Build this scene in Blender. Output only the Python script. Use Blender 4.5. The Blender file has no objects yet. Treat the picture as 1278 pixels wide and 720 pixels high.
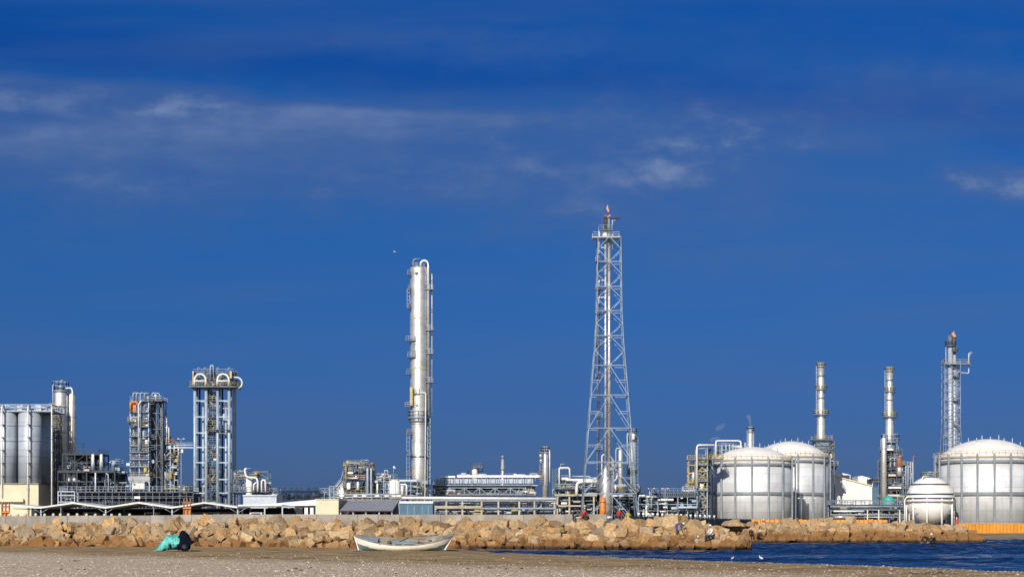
import bpy, bmesh, math, random
from mathutils import Vector, Matrix, Euler, noise
R = math.radians
SC = bpy.context.scene
COL = SC.collection
# ------------------------------------------------------------------ camera
F, HCAM, HY, CX = 2600.0, 1.8, 655.0, 639.0        # focal length in photo pixels, eye height, horizon row, centre column
cam_d = bpy.data.cameras.new('camera')
cam_d.sensor_width = 36.0
cam_d.lens = F / 1278 * 36
cam_d.shift_y = (HY - 360) / 1278
cam_d.clip_start = 0.5
cam_d.clip_end = 20000
cam = bpy.data.objects.new('camera', cam_d)
COL.objects.link(cam)
cam.location = (0, 0, HCAM)
cam.rotation_euler = (R(90), 0, 0)
SC.camera = cam
# ------------------------------------------------------------------ sun
SUN_AZ, SUN_EL = 16.0, 26.0                          # degrees left of straight behind the camera, height
sdir = Vector((-math.sin(R(SUN_AZ)) * math.cos(R(SUN_EL)), -math.cos(R(SUN_AZ)) * math.cos(R(SUN_EL)), math.sin(R(SUN_EL))))
sun_d = bpy.data.lights.new('sun', 'SUN')
sun_d.energy = 4.8
sun_d.angle = R(0.5)
sun_d.color = (1.0, 0.91, 0.78)
sun = bpy.data.objects.new('sun', sun_d)
COL.objects.link(sun)
sun.rotation_euler = (-sdir).to_track_quat('-Z', 'Y').to_euler()
sun.location = (-60, -200, 150)
SC.view_settings.view_transform = 'Standard'
SC.view_settings.look = 'None'
SC.view_settings.gamma = 1
SC.view_settings.exposure = 0.14
SC.render.engine = 'CYCLES'
SC.cycles.max_bounces = 6
SC.cycles.transparent_max_bounces = 8
SC.cycles.use_denoising = True


# ------------------------------------------------------------------ node helper
class NT:
    def __init__(s, tree):
        s.t = tree

    def n(s, typ, **kw):
        nd = s.t.nodes.new(typ)
        for k, v in kw.items():
            setattr(nd, k, v)
        return nd

    def put(s, sock, v):
        if hasattr(v, 'is_output'):
            s.t.links.new(v, sock)
        else:
            sock.default_value = v

    def m(s, op, a, b=0.0, c=0.0, clamp=False):
        nd = s.n('ShaderNodeMath', operation=op)
        nd.use_clamp = clamp
        for i, v in enumerate((a, b, c)):
            s.put(nd.inputs[i], v)
        return nd.outputs[0]

    def sstep(s, x, a, b):
        nd = s.n('ShaderNodeMapRange', interpolation_type='SMOOTHSTEP')
        s.put(nd.inputs[0], x)
        nd.inputs[1].default_value = a
        nd.inputs[2].default_value = b
        return nd.outputs[0]

    def mix(s, f, a, b, blend='MIX'):
        nd = s.n('ShaderNodeMix', data_type='RGBA', blend_type=blend)
        s.put(nd.inputs[0], f)
        for i, v in ((6, a), (7, b)):
            if isinstance(v, tuple) and len(v) == 3:
                v = v + (1,)
            s.put(nd.inputs[i], v)
        return nd.outputs[2]

    def noise(s, vec, scale, detail=3.0, rough=0.55):
        nd = s.n('ShaderNodeTexNoise')
        if vec is not None:
            s.put(nd.inputs['Vector'], vec)
        nd.inputs['Scale'].default_value = scale
        nd.inputs['Detail'].default_value = detail
        nd.inputs['Roughness'].default_value = rough
        return nd.outputs['Fac']

    def comb(s, x, y, z=0.0):
        nd = s.n('ShaderNodeCombineXYZ')
        for i, v in enumerate((x, y, z)):
            s.put(nd.inputs[i], v)
        return nd.outputs[0]

    def ramp(s, f, stops):
        nd = s.n('ShaderNodeValToRGB')
        e = nd.color_ramp.elements
        while len(e) < len(stops):
            e.new(0.5)
        for el, (p, c) in zip(e, stops):
            el.position = p
            el.color = tuple(c) + (1,)
        s.put(nd.inputs[0], f)
        return nd.outputs[0]


# ------------------------------------------------------------------ sky (world)
world = bpy.data.worlds.new('World')
SC.world = world
world.use_nodes = True
W = NT(world.node_tree)
bg = world.node_tree.nodes['Background']
bg.inputs[1].default_value = 0.075
sky = W.n('ShaderNodeTexSky', sky_type='NISHITA', sun_disc=False)
sky.sun_elevation = R(SUN_EL)
sky.sun_rotation = R(180 + SUN_AZ)
sky.altitude = 500
sky.air_density, sky.dust_density, sky.ozone_density = 1.0, 0.5, 3.0
tc = W.n('ShaderNodeTexCoord')
sp = W.n('ShaderNodeSeparateXYZ')
W.put(sp.inputs[0], tc.outputs['Generated'])
dx, dy, dz = sp.outputs
ay = W.m('MAXIMUM', W.m('ABSOLUTE', dy), 0.08)
su = W.m('DIVIDE', dx, ay)                             # tangent of the bearing
sv = W.m('DIVIDE', dz, ay)                             # tangent of the height
front = W.sstep(dy, -0.25, 0.35)


def SU(px): return (px - CX) / F
def SV(py): return (HY - py) / F


warp = W.noise(W.comb(W.m('MULTIPLY', su, 9.0), W.m('MULTIPLY', sv, 34.0), 1.7), 1.0, 4.0, 0.6)
streak = W.noise(W.comb(W.m('MULTIPLY', su, 5.0), W.m('MULTIPLY', sv, 42.0), 7.3), 1.0, 3.0, 0.5)
fine = W.noise(W.comb(W.m('MULTIPLY', su, 38.0), W.m('MULTIPLY', sv, 75.0), 3.1), 1.0, 6.0, 0.62)
# deep blue anti-solar sky: tint of the Nishita colour, by height
tint = W.ramp(W.m('MULTIPLY', sv, 1 / 0.5, clamp=True), [
    (0.0, (0.105, 0.175, 0.46)), (0.10, (0.088, 0.195, 0.53)), (0.27, (0.075, 0.25, 0.585)),
    (0.38, (0.07, 0.275, 0.62)), (0.47, (0.032, 0.25, 0.65)), (0.62, (0.045, 0.28, 0.7)), (1.0, (0.5, 0.6, 0.85))])
blue = W.mix(1.0, sky.outputs[0], tint, 'MULTIPLY')
# long bank: a crisp upper edge that falls to the right and a soft lower side
edge = W.m('ADD', W.m('MULTIPLY', su, -0.075), SV(131))
below = W.m('SUBTRACT', edge, W.m('ADD', sv, W.m('MULTIPLY', W.m('SUBTRACT', warp, 0.5), 0.030)))
b_in = W.sstep(below, -0.001, 0.009)
b_out = W.m('SUBTRACT', 1.0, W.sstep(below, 0.004, 0.075))
fade = W.m('SUBTRACT', 1.0, W.sstep(su, -0.14, 0.16))
bank = W.m('MULTIPLY', W.m('MULTIPLY', b_in, b_out), W.m('ADD', W.m('MULTIPLY', fade, 0.22), 0.18))
# darker strip just above the bank
dk = W.m('MULTIPLY', W.m('SUBTRACT', 1.0, W.sstep(below, -0.012, 0.004)), W.sstep(below, -0.034, -0.010))


def puff(px, py, rx, ry, gain, lo, hi, tilt=0.0):
    a = W.m('DIVIDE', W.m('SUBTRACT', su, SU(px)), rx / F)
    b0 = W.m('SUBTRACT', W.m('SUBTRACT', sv, SV(py)), W.m('MULTIPLY', W.m('SUBTRACT', su, SU(px)), tilt))
    b = W.m('DIVIDE', b0, ry / F)
    g = W.m('SUBTRACT', 1.0, W.m('ADD', W.m('MULTIPLY', a, a), W.m('MULTIPLY', b, b)))
    g = W.m('ADD', g, W.m('MULTIPLY', W.m('SUBTRACT', fine, 0.5), 2.6))
    return W.m('MULTIPLY', W.sstep(g, lo, hi), gain)


puffs = [puff(228, 133, 62, 20, 0.44, 0.0, 1.6), puff(868, 200, 95, 40, 0.24, -0.2, 1.7, 0.28), puff(782, 224, 34, 15, 0.16, 0.0, 1.5),
         puff(1262, 228, 120, 28, 0.58, 0.0, 1.5, -0.14), puff(668, 210, 36, 22, 0.08, 0.0, 1.3), puff(690, 270, 110, 34, 0.13, 0.0, 1.3),
         puff(130, 250, 90, 40, 0.10, 0.0, 1.3), puff(600, 60, 200, 30, 0.14, -0.2, 1.3), puff(1150, 108, 190, 34, 0.18, -0.3, 1.3),
         puff(600, 300, 160, 16, 0.10, 0.0, 1.2), puff(860, 378, 180, 14, 0.10, 0.0, 1.2), puff(230, 440, 110, 14, 0.10, 0.0, 1.2),
         puff(60, 128, 110, 22, 0.20, -0.2, 1.4), puff(300, 185, 520, 80, 0.17, -0.8, 1.3), puff(180, 262, 260, 50, 0.12, -0.2, 1.3), puff(700, 235, 330, 60, 0.15, -0.3, 1.4), puff(900, 60, 420, 50, 0.12, -0.3, 1.4), puff(980, 300, 380, 50, 0.13, -0.3, 1.4), puff(1000, 150, 300, 40, 0.2, -0.3, 1.5, -0.1), puff(820, 160, 200, 40, 0.16, -0.3, 1.4)]
cl = bank
for p in puffs:
    cl = W.m('ADD', cl, p)
cl = W.m('ADD', cl, W.m('MULTIPLY', W.sstep(streak, 0.36, 0.72), 0.24))
cl = W.m('MULTIPLY', W.m('MINIMUM', cl, 0.95), W.m('ADD', W.m('ADD', W.m('MULTIPLY', warp, 0.7), W.m('MULTIPLY', fine, 0.3)), 0.42))
dark = W.mix(W.m('MULTIPLY', dk, 0.5), blue, W.mix(1.0, blue, (0.45, 0.62, 0.86), 'MULTIPLY'))
fr = W.mix(cl, dark, W.mix(W.sstep(cl, 0.36, 0.95), (0.98, 1.66, 3.75), (2.2, 3.1, 5.4)))
fin = W.mix(front, sky.outputs[0], fr)
W.put(bg.inputs[0], fin)


# ------------------------------------------------------------------ materials
def mat(name, base, rough=0.6, metal=0.0, var=0.12, scale=0.6, seams=0.0, streaks=0.0, rust=0.0, bump=0.0, spec=0.5):
    m = bpy.data.materials.new(name)
    m.use_nodes = True
    N = NT(m.node_tree)
    b = m.node_tree.nodes['Principled BSDF']
    geo = N.n('ShaderNodeNewGeometry')
    s = N.n('ShaderNodeSeparateXYZ')
    N.put(s.inputs[0], geo.outputs['Position'])
    info = N.n('ShaderNodeObjectInfo')
    shift = N.m('MULTIPLY', info.outputs['Random'], 37.0)
    pos = N.n('ShaderNodeVectorMath', operation='ADD')
    N.put(pos.inputs[0], geo.outputs['Position'])
    N.put(pos.inputs[1], N.comb(shift, shift, shift))
    nz = N.noise(pos.outputs[0], scale, 4.0, 0.6)
    lo = tuple(c * (1 - var * 2) for c in base)
    hi = tuple(min(1, c * (1 + var * 1.4)) for c in base)
    col = N.mix(N.sstep(nz, 0.25, 0.75), lo, hi)
    rnd = N.m('ADD', N.m('MULTIPLY', info.outputs['Random'], var * 1.2), 1 - var * 0.6)
    col = N.mix(1.0, col, N.comb(rnd, rnd, rnd), 'MULTIPLY')
    if seams:
        fr_ = N.m('FRACT', N.m('DIVIDE', s.outputs[2], seams))
        ln = N.m('MULTIPLY', N.m('LESS_THAN', fr_, 0.07), 0.3)
        cell = N.n('ShaderNodeTexWhiteNoise', noise_dimensions='1D')
        N.put(cell.inputs['W'], N.m('FLOOR', N.m('DIVIDE', s.outputs[2], seams)))
        v = N.m('ADD', N.m('MULTIPLY', cell.outputs[0], 0.14), 0.90)
        col = N.mix(1.0, col, N.comb(v, v, v), 'MULTIPLY')
        col = N.mix(ln, col, tuple(c * 0.35 for c in base))
    if streaks:
        vv = N.n('ShaderNodeMapping')
        vv.inputs['Scale'].default_value = (1.6, 1.6, 0.07)
        N.put(vv.inputs[0], pos.outputs[0])
        st = N.noise(vv.outputs[0], 1.0, 4.0, 0.65)
        col = N.mix(N.m('MULTIPLY', N.sstep(st, 0.5, 0.78), streaks), col, tuple(c * 0.45 for c in base))
    if rust:
        rn = N.noise(pos.outputs[0], 1.3, 5.0, 0.7)
        col = N.mix(N.m('MULTIPLY', N.sstep(rn, 0.56, 0.72), rust), col, (0.16, 0.065, 0.025))
    N.put(b.inputs['Base Color'], col)
    b.inputs['Metallic'].default_value = metal
    b.inputs['Specular IOR Level'].default_value = spec
    N.put(b.inputs['Roughness'], N.m('ADD', N.m('MULTIPLY', nz, 0.2), rough - 0.1, clamp=True))
    if bump:
        bn = N.n('ShaderNodeBump')
        bn.inputs['Strength'].default_value = 0.8
        bn.inputs['Distance'].default_value = bump
        N.put(bn.inputs['Height'], N.noise(pos.outputs[0], scale * 4, 6.0, 0.65))
        N.put(b.inputs['Normal'], bn.outputs[0])
    return m


M = {}
M['clad'] = mat('aluminium_cladding', (0.72, 0.71, 0.70), 0.42, 0.72, 0.07, 0.35, seams=2.4, streaks=0.25)
M['cladpale'] = mat('pale_cladding', (0.72, 0.71, 0.68), 0.42, 0.65, 0.06, 0.35, seams=2.0, streaks=0.2)
M['silo'] = mat('silo_aluminium', (0.42, 0.47, 0.55), 0.5, 0.25, 0.08, 0.25, seams=3.4, streaks=0.35)
M['tank'] = mat('tank_aluminium', (0.74, 0.765, 0.81), 0.48, 0.35, 0.06, 0.3, seams=2.6, streaks=0.5, rust=0.14)
M['dome'] = mat('tank_roof_white', (0.85, 0.84, 0.82), 0.5, 0.1, 0.05, 0.3)
M['white'] = mat('white_paint', (0.74, 0.735, 0.72), 0.45, 0.0, 0.08, 0.8, streaks=0.25)
M['galv'] = mat('galvanised_steel', (0.22, 0.275, 0.355), 0.5, 0.3, 0.12, 0.8, streaks=0.2)
M['pale'] = mat('pale_grey_steel', (0.39, 0.45, 0.54), 0.5, 0.25, 0.1, 0.8)
M['blue'] = mat('bluish_grey_steel', (0.31, 0.39, 0.49), 0.5, 0.2, 0.1, 0.8)
M['dark'] = mat('dark_steel_and_shade', (0.022, 0.034, 0.06), 0.6, 0.1, 0.2, 0.8)  # dark paint, also used on backing sheets that stand for shade
M['stanchion'] = mat('tank_frame_steel', (0.21, 0.24, 0.275), 0.55, 0.15, 0.1, 0.8, streaks=0.2)
M['lattice'] = mat('lattice_blue_grey_steel', (0.22, 0.295, 0.40), 0.5, 0.2, 0.1, 0.8)
M['dim'] = mat('weathered_steel', (0.105, 0.13, 0.17), 0.6, 0.2, 0.2, 0.8, rust=0.3)
M['yellow'] = mat('yellow_rail_paint', (0.42, 0.34, 0.12), 0.55, 0.0, 0.2, 0.8, rust=0.25)
M['beige'] = mat('beige_fireproofing', (0.42, 0.37, 0.29), 0.8, 0.0, 0.12, 0.6, streaks=0.3)
M['cream'] = mat('cream_wall', (0.64, 0.57, 0.42), 0.8, 0.0, 0.06, 0.4, streaks=0.2)
M['orange'] = mat('orange_paint', (0.62, 0.20, 0.03), 0.55, 0.0, 0.12, 0.8, streaks=0.2)
M['fenceorange'] = mat('orange_fence_paint', (0.62, 0.27, 0.035), 0.6, 0.0, 0.1, 0.8, streaks=0.3)
M['red'] = mat('red_paint', (0.45, 0.05, 0.03), 0.55, 0.0, 0.15, 0.8)
M['rustm'] = mat('rusty_steel', (0.24, 0.10, 0.055), 0.7, 0.1, 0.2, 1.0, rust=0.5)
M['teal'] = mat('teal_paint', (0.05, 0.36, 0.33), 0.5, 0.0, 0.1, 0.8)
M['conc'] = mat('concrete', (0.29, 0.26, 0.235), 0.9, 0.0, 0.16, 0.7, streaks=0.5, bump=0.02)
M['roofgrey'] = mat('grey_roof_sheet', (0.34, 0.35, 0.39), 0.55, 0.15, 0.06, 0.5, streaks=0.15)
M['bluewall'] = mat('blue_sheet_wall', (0.055, 0.13, 0.21), 0.6, 0.1, 0.1, 0.5, streaks=0.3)
M['maroon'] = mat('dark_red_sheet', (0.08, 0.03, 0.035), 0.7, 0.0, 0.15, 0.8)
M['glass'] = mat('dark_glass', (0.02, 0.025, 0.03), 0.12, 0.0, 0.05, 0.8)
M['rubber'] = mat('black_rubber', (0.018, 0.018, 0.02), 0.75, 0.0, 0.1, 2.0)
M['fencegreen'] = mat('grey_green_sheet_fence', (0.085, 0.125, 0.15), 0.6, 0.1, 0.15, 0.8, streaks=0.35)
M['opening'] = mat('interior_shade', (0.03, 0.032, 0.04), 0.9, 0.0, 0.1, 0.8)  # near-black colour stands for the shade inside open bays


# ------------------------------------------------------------------ mesh builder
class MB:
    def __init__(s):
        s.v, s.f, s.s, s.mi = [], [], [], []

    def add(s, vs, fs, smooth=False, mi=0):
        o = len(s.v)
        s.v += [tuple(p) for p in vs]
        for f in fs:
            s.f.append(tuple(i + o for i in f))
            s.s.append(smooth)
            s.mi.append(mi)

    def box(s, a, b, mi=0):
        x0, y0, z0 = (min(a[i], b[i]) for i in range(3))
        x1, y1, z1 = (max(a[i], b[i]) for i in range(3))
        s.add([(x0, y0, z0), (x1, y0, z0), (x1, y1, z0), (x0, y1, z0), (x0, y0, z1), (x1, y0, z1), (x1, y1, z1), (x0, y1, z1)],
              [(0, 3, 2, 1), (4, 5, 6, 7), (0, 1, 5, 4), (1, 2, 6, 5), (2, 3, 7, 6), (3, 0, 4, 7)], mi=mi)

    def beam(s, p, q, w, h=None):
        p, q = Vector(p), Vector(q)
        h = h or w
        d = q - p
        if d.length < 1e-5:
            return
        d.normalize()
        up = Vector((0, 0, 1)) if abs(d.z) < 0.9 else Vector((0, 1, 0))
        a = d.cross(up).normalized() * (w / 2)
        b = a.cross(d).normalized() * (h / 2)
        vs = [p - a - b, p + a - b, p + a + b, p - a + b, q - a - b, q + a - b, q + a + b, q - a + b]
        s.add(vs, [(0, 1, 2, 3), (7, 6, 5, 4), (0, 4, 5, 1), (1, 5, 6, 2), (2, 6, 7, 3), (3, 7, 4, 0)])

    def tube(s, pts, r, n=8, fillet=0.0, r1=None, caps=True):
        pts = [Vector(p) for p in pts]
        if fillet > 0 and len(pts) > 2:
            out = [pts[0]]
            for i in range(1, len(pts) - 1):
                a, b, c = pts[i - 1], pts[i], pts[i + 1]
                f = min(fillet, (a - b).length * 0.48, (c - b).length * 0.48)
                p0, p1 = b + (a - b).normalized() * f, b + (c - b).normalized() * f
                for k in range(5):
                    t = k / 4
                    out.append(p0 * (1 - t) ** 2 + b * 2 * t * (1 - t) + p1 * t * t)
            out.append(pts[-1])
            pts = out
        d = (pts[1] - pts[0]).normalized()
        up = Vector((0, 0, 1)) if abs(d.z) < 0.9 else Vector((0, 1, 0))
        a = d.cross(up).normalized()
        rings = []
        for i, p in enumerate(pts):
            t = (pts[min(i + 1, len(pts) - 1)] - pts[max(i - 1, 0)]).normalized()
            a = (a - t * a.dot(t)).normalized()
            b = t.cross(a)
            rr = r if r1 is None else r + (r1 - r) * i / (len(pts) - 1)
            rings.append([p + (a * math.cos(2 * math.pi * k / n) + b * math.sin(2 * math.pi * k / n)) * rr for k in range(n)])
        vs = [q for ring in rings for q in ring]
        fs = [(i * n + k, i * n + (k + 1) % n, (i + 1) * n + (k + 1) % n, (i + 1) * n + k) for i in range(len(pts) - 1) for k in range(n)]
        o = len(s.v)
        s.add(vs, fs, True)
        if caps:
            s.f += [tuple(o + k for k in reversed(range(n))), tuple(o + (len(pts) - 1) * n + k for k in range(n))]
            s.s += [False, False]
            s.mi += [0, 0]

    def lathe(s, cx, cy, prof, n=24, flat=()):
        """prof: (radius, z) from the bottom up."""
        o = len(s.v)
        for r, z in prof:
            for k in range(n):
                a = 2 * math.pi * k / n
                s.v.append((cx + r * math.cos(a), cy + r * math.sin(a), z))
        for i in range(len(prof) - 1):
            r0, z0 = prof[i]
            r1, z1 = prof[i + 1]
            sm = not (abs(z1 - z0) < 1e-4 or i in flat)
            for k in range(n):
                s.f.append((o + i * n + k, o + i * n + (k + 1) % n, o + (i + 1) * n + (k + 1) % n, o + (i + 1) * n + k))
                s.s.append(sm)
                s.mi.append(0)
        s.f += [tuple(o + k for k in reversed(range(n))), tuple(o + (len(prof) - 1) * n + k for k in range(n))]
        s.s += [False, False]
        s.mi += [0, 0]

    def ring(s, cx, cy, r0, r1, z0, z1, n=24):
        """flat annulus with thickness"""
        o = len(s.v)
        for r, z in ((r0, z0), (r1, z0), (r1, z1), (r0, z1)):
            for k in range(n):
                a = 2 * math.pi * k / n
                s.v.append((cx + r * math.cos(a), cy + r * math.sin(a), z))
        for i in range(4):
            j = (i + 1) % 4
            for k in range(n):
                s.f.append((o + i * n + k, o + i * n + (k + 1) % n, o + j * n + (k + 1) % n, o + j * n + k))
                s.s.append(False)
                s.mi.append(0)

    def rail(s, pts, h=1.1, w=0.075, step=2.0, closed=False):
        pts = [Vector(p) for p in pts]
        if closed:
            pts = pts + [pts[0]]
        for a, b in zip(pts, pts[1:]):
            L = (b - a).length
            n = max(1, round(L / step))
            for hh in (h, h * 0.5):
                s.beam(a + Vector((0, 0, hh)), b + Vector((0, 0, hh)), w)
            for i in range(n + 1):
                p = a.lerp(b, i / n)
                s.beam(p, p + Vector((0, 0, h)), w)

    def frame(s, xs, ys, zs, w, brace=None, bw=None, zbot=None, ztop=None):
        """posts at xs x ys, girders at every zs; brace: 'x', 'z' or 'v' on the front and rear faces"""
        z0 = zs[0] if zbot is None else zbot
        z1 = zs[-1] if ztop is None else ztop
        bw = bw or w * 0.6
        for x in xs:
            for y in ys:
                s.beam((x, y, z0), (x, y, z1), w)
        for z in zs:
            for y in ys:
                s.beam((xs[0] - w / 2, y, z), (xs[-1] + w / 2, y, z), w * 0.85)
            for x in xs:
                s.beam((x, ys[0], z - 0.01), (x, ys[-1], z - 0.01), w * 0.8)
        if brace:
            for y in (ys[0], ys[-1]):
                for i in range(len(xs) - 1):
                    for j in range(len(zs) - 1):
                        a, b = (xs[i], y, zs[j]), (xs[i + 1], y, zs[j + 1])
                        c, d = (xs[i + 1], y, zs[j]), (xs[i], y, zs[j + 1])
                        if brace == 'x' or (brace == 'z' and (i + j) % 2 == 0):
                            s.beam(a, b, bw)
                        if brace == 'x' or (brace == 'z' and (i + j) % 2):
                            s.beam(c, d, bw)
                        if brace == 'v':
                            mid = ((xs[i] + xs[i + 1]) / 2, y, zs[j])
                            s.beam(b, mid, bw)
                            s.beam(d, mid, bw)

    def obj(s, name, m, parent=None):
        me = bpy.data.meshes.new(name)
        me.from_pydata(s.v, [], s.f)
        me.polygons.foreach_set('use_smooth', s.s)
        ms = m if isinstance(m, (list, tuple)) else [m]
        for q in ms:
            me.materials.append(M[q] if isinstance(q, str) else q)
        if len(ms) > 1:
            me.polygons.foreach_set('material_index', s.mi)
        me.update()
        o = bpy.data.objects.new(name, me)
        COL.objects.link(o)
        if parent:
            o.parent = parent
        return o


def tag(o, label=None, cat=None, group=None, kind=None):
    if label: o['label'] = label
    if cat: o['category'] = cat
    if group: o['group'] = group
    if kind: o['kind'] = kind
    return o


def empty(name, loc, label, cat, group=None):
    o = bpy.data.objects.new(name, None)
    o.empty_display_size = 0.5
    COL.objects.link(o)
    o.location = loc
    return tag(o, label, cat, group)


def PX(px, d): return (px - CX) / F * d
def PZ(py, d): return HCAM + (HY - py) / F * d


GZ = 1.7                                              # level of the plant ground


class T:
    """one thing whose front stands at distance d; parts are given by photo columns / rows at that distance and metres of depth"""

    def __init__(s, name, label, cat, px, d, group=None, z=GZ):
        s.px, s.d, s.k, s.z = px, d, d / F, z
        s.root = empty(name, (PX(px, d), d, z), label, cat, group)

    def x(s, px): return (px - s.px) * s.k
    def h(s, py): return HCAM - s.z + (HY - py) * s.k
    def c(s, px, py, dy=0.0): return Vector((s.x(px), dy, s.h(py)))

    def put(s, name, mb, m, parent=None, label=None):
        o = mb.obj(name, m, parent or s.root)
        if label: o['label'] = label
        return o

    def box(s, name, p0, p1, y0, y1, d0, d1, m, parent=None):
        b = MB()
        b.box((s.x(p0), d0, s.h(y1)), (s.x(p1), d1, s.h(y0)))
        return s.put(name, b, m, parent)

    def pipe(s, name, pts, r, m, parent=None, fil=None, n=8):
        b = MB()
        pts = [s.c(*p) for p in pts]
        b.tube(pts, r * s.k, n, fillet=(2.2 * r if fil is None else fil) * s.k)
        return s.put(name, b, m, parent)

    def vessel(s, name, px, r, yb, yt, m, dy=0.0, top=0.5, bot=0.0, n=24, r1=None, parent=None, rings=()):
        """upright drum with a domed head (top, bot = head height / radius)"""
        b = MB()
        k = s.k
        z0, z1, ra, rb = s.h(yb), s.h(yt), r * k, (r1 or r) * k
        pr = []
        if bot:
            pr += [(ra * math.sin(t * math.pi / 10) + 0.001, z0 + ra * bot * (1 - math.cos(t * math.pi / 10))) for t in range(5)]
            z0 += ra * bot
        pr += [(ra, z0)]
        ztop = z1 - rb * top
        pr += [(rb, ztop)]
        if top:
            pr += [(rb * math.cos(t * math.pi / 10), ztop + rb * top * math.sin(t * math.pi / 10)) for t in range(1, 5)] + [(0.001, z1)]
        b.lathe(s.x(px), dy, pr, n)
        o = s.put(name, b, m, parent)
        for ry in rings:
            q = MB()
            q.ring(s.x(px), dy, min(ra, rb) * 0.9, max(ra, rb) + 0.12, s.h(ry) - 0.14, s.h(ry) + 0.14, n)
            s.put('stiffener_ring', q, 'galv', o)
        return o

    def drum(s, name, p0, p1, py, r, m, dy=0.0, parent=None):
        """horizontal drum along the picture's width"""
        k = s.k
        L, rr = (p1 - p0) * k, r * k
        b = MB()
        hd = min(rr * 0.6, L * 0.2)
        pr = [(0.001, 0)] + [(rr * math.sin(t * math.pi / 8), hd * (1 - math.cos(t * math.pi / 8))) for t in range(1, 5)]
        pr += [(q, L - z) for q, z in reversed(pr)]
        b.lathe(0, 0, pr, 14)
        x0, zc = s.x(p0), s.h(py)
        b.v = [(x0 + v[2], dy + v[1], zc + v[0]) for v in b.v]
        b.f = [tuple(reversed(f)) for f in b.f]
        return s.put(name, b, m, parent)

    def deck(s, p0, p1, py, d0, d1, m='galv', rm='yellow', th=0.2, rail=True, name='platform', rstep=2.0):
        b = MB()
        z = s.h(py)
        b.box((s.x(p0), d0, z - th * 0.7), (s.x(p1), d1, z))
        o = s.put(name, b, m)
        if rail:
            q = MB()
            e = 0.06
            q.rail([(s.x(p0) + e, d1 - e, z), (s.x(p0) + e, d0 + e, z), (s.x(p1) - e, d0 + e, z), (s.x(p1) - e, d1 - e, z)], step=rstep)
            s.put('railing', q, rm, o)
        return o

    def ringdeck(s, px, r0, r1, py, m='galv', rm='yellow', dy=0.0, name='platform', hr=1.2):
        b = MB()
        k, z = s.k, s.h(py)
        b.ring(s.x(px), dy, r0 * k, r1 * k, z - 0.35, z, 20)
        o = s.put(name, b, m)
        q = MB()
        n = 12
        q.rail([(s.x(px) + r1 * k * 0.96 * math.cos(2 * math.pi * i / n), dy + r1 * k * 0.96 * math.sin(2 * math.pi * i / n), z) for i in range(n)],
               h=hr, w=0.12, step=5, closed=True)
        s.put('railing', q, rm, o)
        return o

    def ladder(s, px, yb, yt, dy, m='galv', w=0.7, name='ladder', cage=True):
        b = MB()
        x, z0, z1 = s.x(px), s.h(yb), s.h(yt)
        for sx in (-w / 2, w / 2):
            b.beam((x + sx, dy, z0), (x + sx, dy, z1), 0.12)
        n = max(2, int((z1 - z0) / 0.9))
        for i in range(n + 1):
            z = z0 + (z1 - z0) * i / n
            b.beam((x - w / 2, dy, z), (x + w / 2, dy, z), 0.08)
            if cage and i % 2 == 0 and i:
                b.beam((x - w / 2, dy, z), (x - w / 2, dy - 0.7, z), 0.07)
                b.beam((x + w / 2, dy, z), (x + w / 2, dy - 0.7, z), 0.07)
                b.beam((x - w / 2, dy - 0.7, z), (x + w / 2, dy - 0.7, z), 0.07)
        return s.put(name, b, m)

    def frame(s, pxs, pys, ds, w, m, brace=None, name='steel_frame', bw=None, base=None):
        b = MB()
        zs = sorted(s.h(p) for p in pys)
        b.frame([s.x(p) for p in pxs], list(ds), zs, w * s.k, brace, bw * s.k if bw else None, zbot=None if base is None else s.h(base))
        return s.put(name, b, m)

    def clutter(s, p0, p1, y0, y1, d0, d1, n, seed, cols=None):
        """the small plant that fills a steel structure: pipes, drums, boxes, valves"""
        g = random.Random(seed)
        cols = cols or ['galv', 'pale', 'white', 'dim', 'clad', 'dark', 'blue', 'beige', 'yellow']
        for i in range(n):
            t, mm = g.random(), g.choice(cols)
            x, y, dd = g.uniform(p0, p1), g.uniform(y0, y1), g.uniform(d0, d1)
            if t < 0.34:
                x2 = min(p1, max(p0, x + g.uniform(-12, 12)))
                yb = min(y1, y + g.uniform(6, 22))
                pts = [(x, yb, dd), (x, y, dd), (x2, y, dd)]
                if g.random() < 0.5:
                    pts.append((x2, min(y1, y + g.uniform(4, 14)), dd))
                s.pipe('pipe', pts, g.uniform(0.5, 1.0), mm, n=6)
            elif t < 0.56:
                x2 = min(p1, x + g.uniform(8, 26))
                s.pipe('pipe', [(x, y, dd), (x2, y, dd), (x2, y, dd + 3)], g.uniform(0.45, 0.95), mm, n=6)
            elif t < 0.72:
                r = g.uniform(1.3, 2.8)
                s.vessel('small_vessel', x, r, min(y1, y + g.uniform(6, 12)), y, mm, dd, bot=0.5, n=12)
            elif t < 0.86:
                s.drum('drum', x, min(p1 + 1, x + g.uniform(6, 13)), y, g.uniform(1.2, 2.2), mm, dd)
            elif t < 0.95:
                s.box('equipment_box', x, x + g.uniform(3, 7), y, y + g.uniform(2, 5), dd, dd + 1.5, mm)
            else:
                s.deck(x, x + g.uniform(7, 14), y, dd - 1, dd + 2, 'dim', g.choice(['yellow', 'galv']), th=0.2, rstep=1.5)


# ================================================================== THE SETTING
def sheet(name, pts, m, z=0.0, kind='structure'):
    me = bpy.data.meshes.new(name)
    me.from_pydata([(x, y, z) for x, y in pts], [], [tuple(range(len(pts)))])
    me.materials.append(m)
    o = bpy.data.objects.new(name, me)
    COL.objects.link(o)
    return tag(o, kind=kind)


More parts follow.
